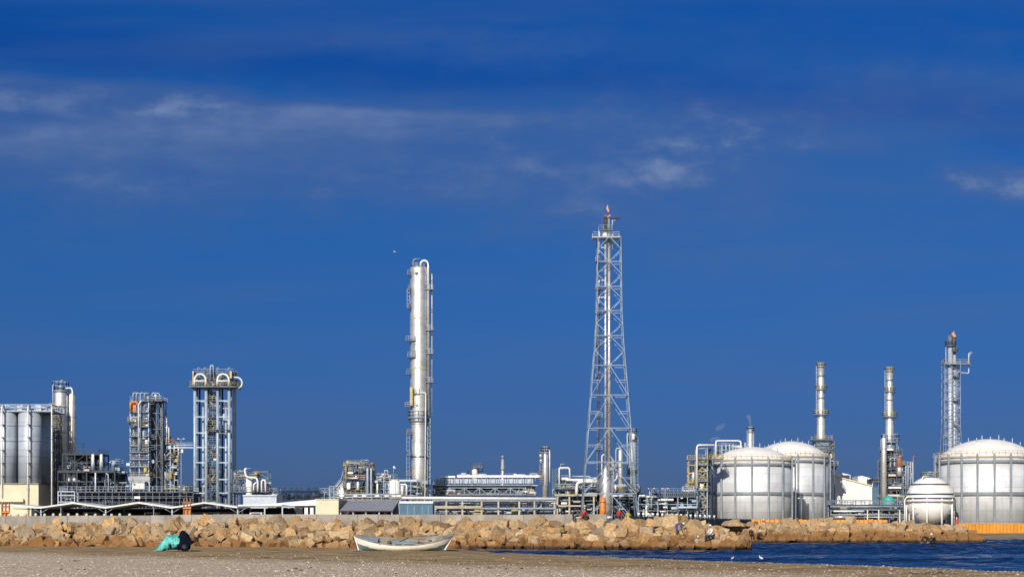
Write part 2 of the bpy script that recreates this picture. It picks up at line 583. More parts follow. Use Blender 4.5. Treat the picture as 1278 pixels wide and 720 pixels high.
def water_mat():
    m = bpy.data.materials.new('sea_water')
    m.use_nodes = True
    N = NT(m.node_tree)
    b = m.node_tree.nodes['Principled BSDF']
    geo = N.n('ShaderNodeNewGeometry')
    mp = N.n('ShaderNodeMapping')
    mp.inputs['Scale'].default_value = (0.5, 1.0, 1.0)
    N.put(mp.inputs[0], geo.outputs['Position'])
    w1 = N.noise(mp.outputs[0], 1.6, 4.0, 0.6)
    mp2 = N.n('ShaderNodeMapping')
    mp2.inputs['Scale'].default_value = (0.012, 0.11, 1.0)
    N.put(mp2.inputs[0], geo.outputs['Position'])
    calm = N.sstep(N.noise(mp2.outputs[0], 1.0, 4.0, 0.55), 0.50, 0.62)
    bn = N.n('ShaderNodeBump')
    bn.inputs['Distance'].default_value = 0.12
    N.put(bn.inputs['Strength'], N.m('SUBTRACT', 0.6, N.m('MULTIPLY', calm, 0.5)))
    N.put(bn.inputs['Height'], w1)
    N.put(b.inputs['Normal'], bn.outputs[0])
    b.inputs['Base Color'].default_value = (0.001, 0.008, 0.026, 1)
    b.inputs['Roughness'].default_value = 0.16
    b.inputs['IOR'].default_value = 1.33
    b.inputs['Specular IOR Level'].default_value = 0.4
    return m


M['water'] = water_mat()
sheet('open_sea', [(-4000, -400), (4000, -400), (4000, 9000), (-4000, 9000)], M['water'], -0.09)


def waves():
    xs = [-16 + 0.42 * i for i in range(190)]
    ys = [74 + 0.24 * i for i in range(790)]
    vs = []
    for y in ys:
        for x in xs:
            calm = noise.noise((x * 0.015, y * 0.085, 3.3)) + 0.4 * noise.noise((x * 0.05, y * 0.25, 8.3))
            amp = 0.052 + 0.105 * max(0.0, min(1.0, 0.8 - calm * 2.0))
            vs.append((x, y, amp * (0.8 * noise.noise((x * 0.6, y * 1.1, 0.0)) + 0.75 * noise.noise((x * 1.0, y * 2.0, 4.0)))))
    n = len(xs)
    me = bpy.data.meshes.new('sea_water')
    me.from_pydata(vs, [], [(j * n + i, j * n + i + 1, (j + 1) * n + i + 1, (j + 1) * n + i) for j in range(len(ys) - 1) for i in range(n - 1)])
    me.polygons.foreach_set('use_smooth', [True] * len(me.polygons))
    me.materials.append(M['water'])
    o = bpy.data.objects.new('sea_water', me)
    COL.objects.link(o)
    tag(o, kind='structure')


waves()


def land_mat():
    m = mat('gravel_ground', (0.20, 0.17, 0.13), 0.95, 0, 0.2, 0.15)
    return m


edge_l = [(-420, 166.5), (0, 163.4), (560, 159.4), (757, 154.6), (800, 190), (940, 209), (1205, 224), (1206, 302), (1900, 302)]
pts = [(PX(a, d), d) for a, d in edge_l]
land_poly = [(-3000, pts[0][1])] + pts + [(3000, 302), (3000, 9000), (-3000, 9000)]
M['land'] = land_mat()
sheet('plant_ground', land_poly, M['land'], GZ)

# ------------------------------------------------------------------ beach: one height field, dipping under the sea along the shoreline
SHORE = [(-3.2, 160.0), (-1.5, 146.0), (3.2, 127.5), (10.6, 105.0), (16.0, 92.5), (20.5, 81.0), (27.0, 68.0), (60.0, 30.0)]


def shore_d(x, y):
    best, sg = 1e9, 1
    for (ax, ay_), (bx, by) in zip(SHORE, SHORE[1:]):
        ux, uy = bx - ax, by - ay_
        L2 = ux * ux + uy * uy
        t = max(0, min(1, ((x - ax) * ux + (y - ay_) * uy) / L2))
        d = math.hypot(x - ax - ux * t, y - ay_ - uy * t)
        if d < best:
            best = d
            sg = 1 if ux * (y - ay_) - uy * (x - ax) < 0 else -1
    return best * sg


def beach_z(x, y):
    s = shore_d(x, y)
    z = 0.02 * s if s < 4 else 0.08 + 0.13 * (1 - math.exp(-(s - 4) / 14))
    z += 0.05 * (noise.noise((x * 0.12, y * 0.05, 1.0)) + 0.5 * noise.noise((x * 0.5, y * 0.2, 5.0))) * min(1, max(0, (s + 2) / 12))
    z += 0.02 * noise.noise((x * 0.35, y * 0.35, 9.0))
    if y < 72:
        z -= (72 - y) * 0.004
    return z


def beach_mat():
    m = bpy.data.materials.new('beach_sand')
    m.use_nodes = True
    N = NT(m.node_tree)
    b = m.node_tree.nodes['Principled BSDF']
    geo = N.n('ShaderNodeNewGeometry')
    s = N.n('ShaderNodeSeparateXYZ')
    N.put(s.inputs[0], geo.outputs['Position'])
    P = geo.outputs['Position']
    big = N.noise(P, 0.12, 4.0, 0.6)
    mid = N.noise(P, 0.7, 5.0, 0.65)
    fin_ = N.noise(P, 5.0, 6.0, 0.8)
    # bank of broken shells in the foreground, drift line further out
    q = N.m('ADD', N.m('ADD', s.outputs[1], N.m('MULTIPLY', s.outputs[0], 1.35)), N.m('MULTIPLY', N.m('SUBTRACT', mid, 0.5), 26.0))
    shell = N.m('SUBTRACT', 1.0, N.sstep(q, 73.0, 90.0))
    sand = N.mix(N.sstep(mid, 0.3, 0.7), (0.21, 0.135, 0.055), (0.46, 0.315, 0.145))
    pale = N.mix(N.sstep(fin_, 0.42, 0.62), (0.34, 0.25, 0.16), (0.86, 0.73, 0.56))
    col = N.mix(N.m('MULTIPLY', shell, 0.95), N.mix(N.m('MULTIPLY', N.sstep(fin_, 0.5, 0.68), 0.5), sand, (0.55, 0.43, 0.27)), pale)
    weed = N.m('MULTIPLY', N.sstep(N.noise(P, 0.33, 7.0, 0.75), 0.47, 0.62), N.m('SUBTRACT', 1.0, N.m('MULTIPLY', shell, 0.75)))
    col = N.mix(N.m('MULTIPLY', weed, 0.75), col, (0.11, 0.07, 0.02))
    wet = N.m('SUBTRACT', 1.0, N.sstep(s.outputs[2], 0.01, 0.075))
    col = N.mix(N.m('MULTIPLY', wet, 0.45), col, (0.16, 0.12, 0.085))
    edge_ = N.m('MULTIPLY', N.sstep(s.outputs[2], 0.0, 0.03), N.m('SUBTRACT', 1.0, N.sstep(s.outputs[2], 0.05, 0.09)))
    fleck = N.sstep(fin_, 0.52, 0.66)
    col = N.mix(N.m('MULTIPLY', N.m('MULTIPLY', edge_, fleck), 0.85), col, (0.70, 0.61, 0.52))
    N.put(b.inputs['Base Color'], col)
    N.put(b.inputs['Roughness'], N.m('SUBTRACT', 0.95, N.m('MULTIPLY', wet, 0.3)))
    bn = N.n('ShaderNodeBump')
    bn.inputs['Strength'].default_value = 0.9
    bn.inputs['Distance'].default_value = 0.09
    N.put(bn.inputs['Height'], N.m('ADD', N.noise(P, 2.2, 6.0, 0.75), N.m('MULTIPLY', fin_, 0.6)))
    N.put(b.inputs['Normal'], bn.outputs[0])
    return m


M['beach'] = beach_mat()
xs = [-70 + 1.0 * i for i in range(116)]
ys = [-30 + 6.0 * i for i in range(13)] + [48 + 1.0 * i for i in range(124)]
vs = [(x, y, beach_z(x, y)) for y in ys for x in xs]
nx = len(xs)
me = bpy.data.meshes.new('beach')
me.from_pydata(vs, [], [(j * nx + i, j * nx + i + 1, (j + 1) * nx + i + 1, (j + 1) * nx + i) for j in range(len(ys) - 1) for i in range(nx - 1)])
me.polygons.foreach_set('use_smooth', [True] * len(me.polygons))
me.materials.append(M['beach'])
o = bpy.data.objects.new('beach', me)
COL.objects.link(o)
tag(o, kind='structure')


def strip(name, rows, m):
    """ground sheet from rows of (x, y, z)"""
    n = len(rows[0])
    me = bpy.data.meshes.new(name)
    me.from_pydata([p for r in rows for p in r], [], [(j * n + i, j * n + i + 1, (j + 1) * n + i + 1, (j + 1) * n + i) for j in range(len(rows) - 1) for i in range(n - 1)])
    me.polygons.foreach_set('use_smooth', [True] * len(me.polygons))
    me.materials.append(m)
    o = bpy.data.objects.new(name, me)
    COL.objects.link(o)
    return tag(o, kind='structure')


# mudflat in front of the far breakwater
M['mud'] = mat('wet_mud', (0.10, 0.085, 0.07), 0.6, 0, 0.2, 0.3, bump=0.03)
rows = []
for j in range(13):
    y = 170 + 3.0 * j
    rows.append([(x, y, 0.035 + 0.05 * noise.noise((x * 0.10, y * 0.13, 2.0)) - 0.10 * abs((j - 6.3) / 6) ** 3 - 0.09 * max(0, (26 - x) / 6) ** 2 * (x < 26))
                 for x in [18 + 1.5 * i for i in range(40)]])
strip('mudflat', rows, M['mud'])
# far sand bank below the orange fence
M['farsand'] = mat('damp_sand', (0.27, 0.21, 0.13), 0.9, 0, 0.2, 0.2, bump=0.05)
rows = []
for j in range(12):
    y = 246 + 5.2 * j
    rows.append([(x, y, -0.10 + 0.85 * (j / 11) + 0.06 * noise.noise((x * 0.1, y * 0.1, 4.0))) for x in [44 + 3 * i for i in range(34)]])
strip('far_beach', rows, M['farsand'])


# ------------------------------------------------------------------ boulders
def rock_mat(off=0.0):
    m = bpy.data.materials.new('quarry_rock')
    m.use_nodes = True
    N = NT(m.node_tree)
    b = m.node_tree.nodes['Principled BSDF']
    geo = N.n('ShaderNodeNewGeometry')
    s = N.n('ShaderNodeSeparateXYZ')
    P = geo.outputs['Position']
    N.put(s.inputs[0], P)
    info = N.n('ShaderNodeObjectInfo')
    rnd = N.m('FRACT', N.m('ADD', info.outputs['Random'], off))
    base = N.ramp(rnd, [(0.0, (0.19, 0.13, 0.07)), (0.18, (0.43, 0.30, 0.165)), (0.35, (0.55, 0.35, 0.165)), (0.5, (0.31, 0.245, 0.17)), (0.68, (0.58, 0.43, 0.26)), (0.85, (0.37, 0.26, 0.145)), (1.0, (0.48, 0.28, 0.12))])
    n1 = N.noise(P, 1.1, 5.0, 0.65)
    n2 = N.noise(P, 5.0, 5.0, 0.7)
    v = N.m('ADD', N.m('MULTIPLY', N.sstep(n2, 0.3, 0.7), 0.55), 0.62)
    col = N.mix(1.0, base, N.comb(v, v, v), 'MULTIPLY')
    col = N.mix(N.m('MULTIPLY', N.sstep(n1, 0.52, 0.72), 0.5), col, (0.40, 0.21, 0.08))
    # tidal staining: a wandering band above the water line
    big = N.noise(P, 0.22, 3.0, 0.6)
    z = N.m('ADD', s.outputs[2], N.m('MULTIPLY', N.m('SUBTRACT', n1, 0.5), 1.5))
    z = N.m('ADD', z, N.m('MULTIPLY', N.m('SUBTRACT', info.outputs['Random'], 0.5), 0.7))
    z = N.m('ADD', z, N.m('MULTIPLY', N.m('SUBTRACT', big, 0.5), 1.3))
    # the seaward end of the arm is washed higher up
    z = N.m('SUBTRACT', z, N.m('MULTIPLY', N.sstep(s.outputs[0], 2.0, 18.0), 0.25))
    st = N.m('SUBTRACT', 1.0, N.sstep(z, 0.45, 1.0))
    col = N.mix(N.m('MULTIPLY', st, 0.85), col, N.mix(n2, (0.13, 0.055, 0.014), (0.30, 0.14, 0.04)))
    alg = N.m('SUBTRACT', 1.0, N.sstep(N.m('ADD', s.outputs[2], N.m('MULTIPLY', N.m('SUBTRACT', n2, 0.5), 0.3)), 0.15, 0.40))
    seaside = N.sstep(s.outputs[0], -8.0, -1.0)
    col = N.mix(N.m('MULTIPLY', N.m('MULTIPLY', alg, seaside), 0.9), col, (0.018, 0.016, 0.012))
    N.put(b.inputs['Base Color'], col)
    b.inputs['Roughness'].default_value = 0.92
    bn = N.n('ShaderNodeBump')
    bn.inputs['Strength'].default_value = 1.0
    bn.inputs['Distance'].default_value = 0.16
    N.put(bn.inputs['Height'], N.noise(P, 3.2, 6.0, 0.7))
    N.put(b.inputs['Normal'], bn.outputs[0])
    return m


M['rock'] = rock_mat()
ROCKM = [M['rock']] + [rock_mat(i / 6) for i in range(1, 6)]
M['corefill'] = mat('gap_shade_rubble', (0.022, 0.016, 0.011), 0.95, 0, 0.2, 1.5, bump=0.05)  # core coloured near black to put shade into the boulder gaps
rg = random.Random(11)


def rock_mesh(seed):
    g = random.Random(seed)
    bm = bmesh.new()
    bmesh.ops.create_cube(bm, size=1.0)
    sx, sy, sz = g.uniform(0.75, 1.2), g.uniform(0.75, 1.1), g.uniform(0.65, 1.05)
    for v in bm.verts:
        v.co = Vector((v.co.x * sx + g.uniform(-.12, .12), v.co.y * sy + g.uniform(-.12, .12), v.co.z * sz + g.uniform(-.11, .11)))
    for _ in range(g.randint(0, 3)):
        n = Vector((g.gauss(0, 1), g.gauss(0, 1), g.gauss(0, 1))).normalized()
        co = n * g.uniform(0.44, 0.60)
        res = bmesh.ops.bisect_plane(bm, geom=bm.verts[:] + bm.edges[:] + bm.faces[:], plane_co=co, plane_no=n, clear_outer=True)
        eds = [e for e in res['geom_cut'] if isinstance(e, bmesh.types.BMEdge)]
        if eds:
            bmesh.ops.contextual_create(bm, geom=eds)
    bmesh.ops.bevel(bm, geom=bm.edges[:], offset=0.035, segments=1, affect='EDGES', clamp_overlap=True)
    bmesh.ops.triangulate(bm, faces=[f for f in bm.faces if len(f.verts) > 4])
    bmesh.ops.subdivide_edges(bm, edges=[e for e in bm.edges if e.calc_length() > 0.25], cuts=1, use_grid_fill=True)
    for v in bm.verts:
        v.co += v.normal * 0.05 * noise.noise(v.co * 3.1 + Vector((seed, 0, 0)))
    bmesh.ops.recalc_face_normals(bm, faces=bm.faces[:])
    me = bpy.data.meshes.new('boulder')
    bm.to_mesh(me)
    bm.free()
    me.materials.append(M['rock'])
    return me


ROCKS = [rock_mesh(i) for i in range(26)]


def lerp_tab(tab, x):
    if x <= tab[0][0]: return tab[0][1]
    for (a, b), (c, d) in zip(tab, tab[1:]):
        if x <= c: return b + (d - b) * (x - a) / (c - a)
    return tab[-1][1]


NEAR_TOE = [(-300, 161), (0, 159), (560, 155), (760, 150), (932, 147)]
NEAR_TOP = [(-300, 655), (60, 654), (100, 650), (300, 648), (640, 649), (700, 650), (760, 650), (800, 648), (845, 646), (872, 648), (905, 657), (932, 680)]
FAR_TOE = [(920, 206), (1225, 211)]
FAR_TOP = [(920, 648), (1080, 649), (1180, 651), (1200, 656), (1226, 674)]


SPOTS = []


def breakwater(p0, p1, toe, top, step, size, rows, run, lab, grp):
    px = p0
    while px < p1:
        d0 = lerp_tab(toe, px)
        ztop = max(PZ(lerp_tab(top, px), d0 + run) - 0.10, 0.35)
        for r in range(rows):
            t = (r + 0.1) / (rows - 0.75)
            s = size * rg.choice([0.7, 0.8, 0.9, 1.0, 1.1, 1.25, 1.5])
            z = 0.20 + (ztop - 0.20 - size * 0.33) * t + rg.uniform(-0.1, 0.1)
            if px < 60 and z + s * 0.4 > ztop + 0.1:
                z = ztop - s * 0.4
            y = d0 + 0.5 + run * min(t, 1.1) * min(1, ztop / 2.0) + rg.uniform(-0.2, 0.3)
            k = 0 if r == 0 else (2 if r >= rows - 1 else 1)
            x = PX(px + (r % 2) * step / 2 + rg.uniform(-0.3, 0.3) * step, y)
            rot = (rg.gauss(0, 0.42), rg.gauss(0, 0.42), rg.uniform(0, 6.28))
            if r == 0:
                y += rg.uniform(-0.5, 0.25)
                z += rg.uniform(-0.15, 0.12)
            sc = (s * rg.uniform(0.85, 1.2), s * rg.uniform(0.85, 1.15), s * rg.uniform(0.85, 1.15))
            SPOTS.append((s, (x, y, z), rot, sc, rg.randrange(len(ROCKS)), lab[k], grp[k]))
        px += step * rg.uniform(0.85, 1.2)
    SPOTS.sort(key=lambda q: -q[0])
    for q in SPOTS[:290]:
        o = bpy.data.objects.new('boulder', ROCKS[q[4]])
        COL.objects.link(o)
        o.location, o.rotation_euler, o.scale = q[1], q[2], q[3]
        tag(o, q[5], 'boulder', q[6])
    b = MB()
    for q in SPOTS[290:]:
        me = ROCKS[q[4]]
        mt = Matrix.Translation(q[1]) @ Euler(q[2]).to_matrix().to_4x4() @ Matrix.Diagonal((*q[3], 1))
        b.add([mt @ v.co for v in me.vertices], [tuple(p.vertices) for p in me.polygons], mi=rg.randrange(6))
    tag(b.obj('breakwater_rubble_boulders', ROCKM), kind='stuff')


breakwater(-20, 925, NEAR_TOE, NEAR_TOP, 10.6, 0.70, 5, 3.0,
           ['rust-stained boulder in the bottom course of the long near breakwater', 'tan angular boulder in the middle courses of the long near breakwater',
            'sunlit pale boulder in the crest course of the long near breakwater'],
           ['bottom course boulders of the near breakwater', 'middle course boulders of the near breakwater', 'crest boulders of the near breakwater'])
n_near = len([o for o in COL.objects if o.name.startswith('boulder')])


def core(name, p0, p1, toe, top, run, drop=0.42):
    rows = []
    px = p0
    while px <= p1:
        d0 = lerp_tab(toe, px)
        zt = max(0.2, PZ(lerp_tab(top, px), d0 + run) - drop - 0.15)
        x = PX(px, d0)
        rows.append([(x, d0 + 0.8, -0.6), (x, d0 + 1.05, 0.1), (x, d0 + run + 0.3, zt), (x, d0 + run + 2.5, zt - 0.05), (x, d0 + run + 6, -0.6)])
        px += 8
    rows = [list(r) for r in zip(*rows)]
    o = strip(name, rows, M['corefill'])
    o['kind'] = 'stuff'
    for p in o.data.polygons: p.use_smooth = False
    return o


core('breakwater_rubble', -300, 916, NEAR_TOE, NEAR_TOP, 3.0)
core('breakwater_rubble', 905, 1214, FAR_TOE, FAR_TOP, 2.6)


M['fillstone'] = mat('brown_rubble', (0.16, 0.10, 0.055), 0.95, 0, 0.25, 1.2, bump=0.04)


def small_stones(name, p0, p1, toe, top, run, n, s0, s1, fill_m):
    b = MB()
    g = random.Random(5)
    for _ in range(n):
        px = g.uniform(p0, p1)
        t = g.random()
        d0 = lerp_tab(toe, px)
        zt = max(0.2, PZ(lerp_tab(top, px), d0 + run) - 0.4)
        y = d0 + 0.7 + run * t + g.uniform(-0.35, 0.25)
        z = 0.0 + zt * t + g.uniform(-0.05, 0.08)
        s = g.uniform(s0, s1)
        me = ROCKS[g.randrange(len(ROCKS))]
        rot = Matrix.Rotation(g.uniform(0, 6.28), 3, 'Z') @ Matrix.Rotation(g.uniform(0, 6.28), 3, 'X')
        x = PX(px, y)
        b.add([rot @ v.co * s + Vector((x, y, z)) for v in me.vertices], [tuple(p.vertices) for p in me.polygons], mi=g.randrange(6))
    o = b.obj(name, fill_m)
    return tag(o, kind='stuff')


small_stones('breakwater_rubble_stones', -30, 916, NEAR_TOE, NEAR_TOP, 3.0, 160, 0.3, 0.5, ROCKM)
small_stones('breakwater_rubble_stones', 905, 1226, FAR_TOE, FAR_TOP, 2.6, 350, 0.45, 1.15, ROCKM)

# ------------------------------------------------------------------ shells and weed on the beach (nobody could count them)
g = random.Random(3)
M['shell'] = mat('shell_white', (0.72, 0.66, 0.58), 0.6, 0, 0.15, 3.0)
M['weed'] = mat('dry_seaweed', (0.06, 0.045, 0.018), 0.9, 0, 0.2, 3.0)
b = MB()
for _ in range(9000):
    y = 62 + 60 * g.random() ** 1.6
    x = PX(g.uniform(-40, 1320), y)
    if shore_d(x, y) < 0.5: continue
    q = y + 1.35 * x + g.gauss(0, 9)
    if q > 92 and shore_d(x, y) > 4.5 and g.random() > 0.07: continue
    s = g.uniform(0.012, 0.032) * (1.8 if g.random() < 0.05 else 1)
    z = beach_z(x, y)
    a = g.uniform(0, 3.14)
    c_, s_ = math.cos(a) * s, math.sin(a) * s
    b.add([(x + c_, y + s_, z), (x - s_, y + c_, z + 0.01), (x - c_, y - s_, z), (x + s_, y - c_, z + 0.01), (x, y, z + s * g.uniform(0.5, 1.2))],
          [(0, 1, 4), (1, 2, 4), (2, 3, 4), (3, 0, 4)], True)
tag(b.obj('broken_shells', 'shell'), kind='stuff')
b = MB()
for _ in range(60):
    y = 66 + 90 * g.random() ** 1.2
    x = PX(g.uniform(-20, 1300), y)
    if shore_d(x, y) < 1.0: continue
    for _k in range(g.randint(2, 6)):
        xx, yy = x + g.gauss(0, 0.35), y + g.gauss(0, 0.6)
        s = g.uniform(0.03, 0.10)
        z = beach_z(xx, yy)
        n = 6
        b.add([(xx + s * math.cos(t * 1.047) * g.uniform(.6, 1.3), yy + s * math.sin(t * 1.047) * g.uniform(.6, 1.3), z) for t in range(n)] + [(xx, yy, z + s * g.uniform(0.3, 0.7))],
              [(t, (t + 1) % n, n) for t in range(n)])
tag(b.obj('seaweed_clumps', 'weed'), kind='stuff')

# ------------------------------------------------------------------ concrete sea wall, fences
wr = empty('concrete_wall', (PX(300, 160), 163, 1.2), 'long low grey concrete wall along the top of the near breakwater', 'wall')
n = 42
e_ = [-330 + (757 + 330) * i / n for i in range(n + 1)]
wy = lambda px: lerp_tab(NEAR_TOE, px) + 4.0
for i in range(n):
    pa, pb = e_[i], e_[i + 1]
    ya, yb = wy(pa), wy(pb)
    ox, oy = wr.location.x, wr.location.y
    top = PZ(lerp_tab([(-300, 643), (0, 643.5), (150, 643), (300, 641.5), (640, 642), (757, 641.5)], (pa + pb) / 2), ya) + rg.uniform(-0.015, 0.015) - 1.2
    b = MB()
    x0, x1 = PX(pa, ya) + 0.012 - ox, PX(pb, yb) - 0.012 - ox
    b.add([(x0, ya - oy, -.3), (x1, yb - oy, -.3), (x1, yb - oy + .3, -.3), (x0, ya - oy + .3, -.3), (x0, ya - oy, top), (x1, yb - oy, top), (x1, yb - oy + .3, top), (x0, ya - oy + .3, top)],
          [(0, 3, 2, 1), (4, 5, 6, 7), (0, 1, 5, 4), (1, 2, 6, 5), (2, 3, 7, 6), (3, 0, 4, 7)])
    b.obj('wall_panel', 'conc', wr)


def sheet_fence(name, label, cat, path, top_h, zb, rib, m, cap=None, gap=0.0):
    """path: world (x, y) points; corrugated sheet with ribs, one post every few metres"""
    a0 = path[0]
    r = empty(name, (a0[0], a0[1], zb), label, cat)
    b, posts = MB(), []
    for (ax, ay_), (bx, by) in zip(path, path[1:]):
        L = math.hypot(bx - ax, by - ay_)
        k = max(2, round(L / rib))
        for i in range(k):
            t0, t1 = i / k, (i + 1) / k
            p0 = (ax + (bx - ax) * t0 - a0[0], ay_ + (by - ay_) * t0 - a0[1])
            p1 = (ax + (bx - ax) * t1 - a0[0], ay_ + (by - ay_) * t1 - a0[1])
            m0 = (p0[0] + (p1[0] - p0[0]) * 0.72, p0[1] + (p1[1] - p0[1]) * 0.72 - 0.02)
            m1 = (p0[0] + (p1[0] - p0[0]) * 0.86, p0[1] + (p1[1] - p0[1]) * 0.86 - 0.16)
            hh = top_h + (0.06 if (i * 7) % 5 == 0 else 0)
            b.add([(*p0, 0), (*m0, 0), (*m1, 0), (*p1, 0), (*p1, hh), (*m1, hh), (*m0, hh), (*p0, hh)], [(0, 1, 6, 7), (1, 2, 5, 6), (2, 3, 4, 5)])
    b.obj('fence_sheet', m, r)
    for px in cap or ():
        for (ax, ay_), (bx, by) in zip(path, path[1:]):
            u0, u1 = CX + ax * F / ay_, CX + bx * F / by
            if u0 <= px < u1:
                q_ = (px - CX) / F
                t = (q_ * ay_ - ax) / ((bx - ax) - q_ * (by - ay_))
                posts.append((ax + (bx - ax) * t - a0[0], ay_ + (by - ay_) * t - a0[1]))
    for p in posts:
        q = MB()
        q.box((p[0] - 0.06, p[1] + 0.02, 0), (p[0] + 0.06, p[1] + 0.2, top_h + 0.157))
        po = q.obj('fence_post', 'galv', r)
        q = MB()
        q.box((p[0] - 0.1, p[1] - 0.04, top_h + 0.16), (p[0] + 0.1, p[1] + 0.26, top_h + 0.34))
        q.obj('post_cap', 'white', po)
    return r


sheet_fence('sheet_fence', 'dark grey green corrugated fence with white capped posts behind the breakwater bend', 'fence',
            [(PX(786, 188), 188), (PX(860, 224), 224), (PX(941, 300), 300)], 1.07, 1.55, 0.62, 'fencegreen', cap=[797 + 5.9 * i for i in range(17)])
sheet_fence('sheet_fence', 'bright orange corrugated fence standing on the far sand bank beside the breakwater end', 'fence',
            [(PX(1196, 296), 296), (PX(1330, 300), 300)], 1.42, 0.62, 0.55, 'fenceorange')
sheet_fence('sheet_fence', 'low strip of orange fence showing over the far breakwater in front of the twin tanks', 'fence',
            [(PX(938, 268), 268), (PX(1108, 268), 268)], 0.8, 1.69, 0.6, 'fenceorange')


# ================================================================== THE PLANT, from left to right
# ------------------------------------------------------------------ silos
SIL = [(6.5, 0.0, 'aluminium silo cut by the left edge of the picture, front row'), (37.5, 0.0, 'aluminium silo with a white pipe down its middle, front row right'),
       (50.5, 9.5, 'shaded aluminium silo behind the front right silo'), (19, 9.5, 'aluminium silo seen through the dark gap between the front two')]
for px, dy, lab in SIL:
    t = T('storage_silo', lab, 'silo', px, 520 + dy, 'aluminium storage silos')
    k = (520 + dy) / 520
    b = MB()
    r = 14.6 * 0.2
    zt, zb = PZ(516, 520) - GZ, PZ(612, 520) - GZ
    b.lathe(0, 0, [(r, zb), (r, zt), (r * 0.55, zt + 0.7), (0.4, zt + 1.0)], 32)
    sh = b.obj('silo_shell', 'silo', t.root)
    for yy in (532, 551, 570):
        q = MB()
        q.ring(0, 0, r * 0.97, r + 0.07, PZ(yy, 520) - GZ, PZ(yy, 520) - GZ + 0.16, 32)
        q.obj('stiffener_ring', 'galv', sh)
    q = MB()
    q.lathe(0, 0, [(0.8, -0.0), (2.2, zb - 3.0), (r - 0.05, zb - 0.02)], 24)
    q.obj('hopper_cone', 'silo', t.root)
    for i in range(4):
        a = math.pi / 4 + i * math.pi / 2
        q = MB()
        q.beam((2.6 * math.cos(a), 2.6 * math.sin(a), 0), (2.6 * math.cos(a), 2.6 * math.sin(a), zb + 0.5), 0.5)
        q.obj('leg', 'dim', t.root)
t = T('silo_gallery', 'pale steel walkway gallery across the tops of the silos', 'gallery', 30, 520, z=PZ(516, 520) + 0.9)
t.deck(-14, 68, 513, -2.5, 12, 'galv', 'pale', 0.4)
t.frame([-10, 10, 30, 50, 67], [505.5, 513], (-2.3, 11.8), 0.9, 'pale', 'z', bw=0.6)
t.pipe('conveying_pipe', [(-10, 509.5, -2.8), (62, 509.5, -2.8), (62, 509.5, 6)], 0.9, 'pale')
for i, px in enumerate((20, 44)):
    t.box('filter_housing', px, px + 6, 506, 512, 1, 4, 'pale')
t = T('silo_plinth_building', 'sunlit cream windowless building under the silos', 'building', 14, 516)
t.box('wall', -30, 48, 604, 655.4, 0, 17.5, 'cream')
t.box('roof_slab', -31, 48.6, 602.6, 604, -0.3, 17.8, 'conc')
t.box('roof_parapet', -30, 30, 622, 626, -1.2, -0.1, 'cream')
for px, y0, y1, lab in ((2.2, 505, 606, 'white vertical pipe running down the leftmost silo'), (34.8, 505, 622, 'white vertical pipe running down the middle of the second silo'),
                        (64.6, 507, 626, 'white vertical pipe between the silos and the slim column')):
    t = T('conveying_pipe', lab, 'pipe', px, 515.6, 'white conveying pipes on the silos')
    t.pipe('pipe_run', [(px, 655, 0), (px, y0 + 3, 0), (px, y0, 1.5)], 0.95, 'white')
    for yy in range(int(y0) + 8, int(y1), 16):
        t.box('pipe_bracket', px - 1.1, px + 1.1, yy, yy + 1.0, -0.3, 1.6, 'galv')

# ------------------------------------------------------------------ slim column left
t = T('distillation_column', 'silver column beside the silos with a white pipe bent off its foot', 'column', 75.5, 545)
t.vessel('column_shell', 75.5, 8.6, 655, 487, 'clad', rings=(508, 540))
t.ringdeck(75.5, 8.4, 10.5, 487, 'galv', 'pale', hr=2.2)
t.vessel('top_nozzle', 76, 4.5, 488, 480, 'galv', top=0.4, n=14)
t.pipe('vent_pipe', [(76, 482, 0), (76, 474.5, 0), (79, 474.5, 0)], 0.5, 'pale')
t.pipe('overhead_pipe', [(68, 520, -2), (68, 481, -2), (71, 478, -1), (76, 478, 0)], 0.7, 'pale')
t.vessel('side_column', 88.0, 5.2, 655, 489, 'clad', 1.5, rings=(520,))
t.pipe('downcomer_pipe', [(84, 485, -2), (91, 484.5, -2), (92.4, 488, -2), (91.4, 549, -2), (97.5, 560, -2), (98.5, 600, -2)], 0.95, 'white', fil=3)
t.frame([67.5, 73.5, 79.5], [508, 520, 532, 544, 556, 568, 580, 592, 604, 616, 628], (-5.5, -2.8), 0.8, 'dim', 'x', bw=0.6, base=655)
for i, yy in enumerate((510, 522, 534, 546, 558, 570, 582, 594, 606)):
    t.deck(67, 80.5, yy, -5.8, -2.6, 'dim', 'yellow', 0.25, rstep=1.2)
    t.pipe('stair_flight', [(68.5 if i % 2 else 78, yy, -5.0), (78 if i % 2 else 68.5, yy + 12, -5.0)], 0.55, 'yellow', n=4)
t.clutter(66, 84, 560, 625, -5.5, -3, 14, 3)

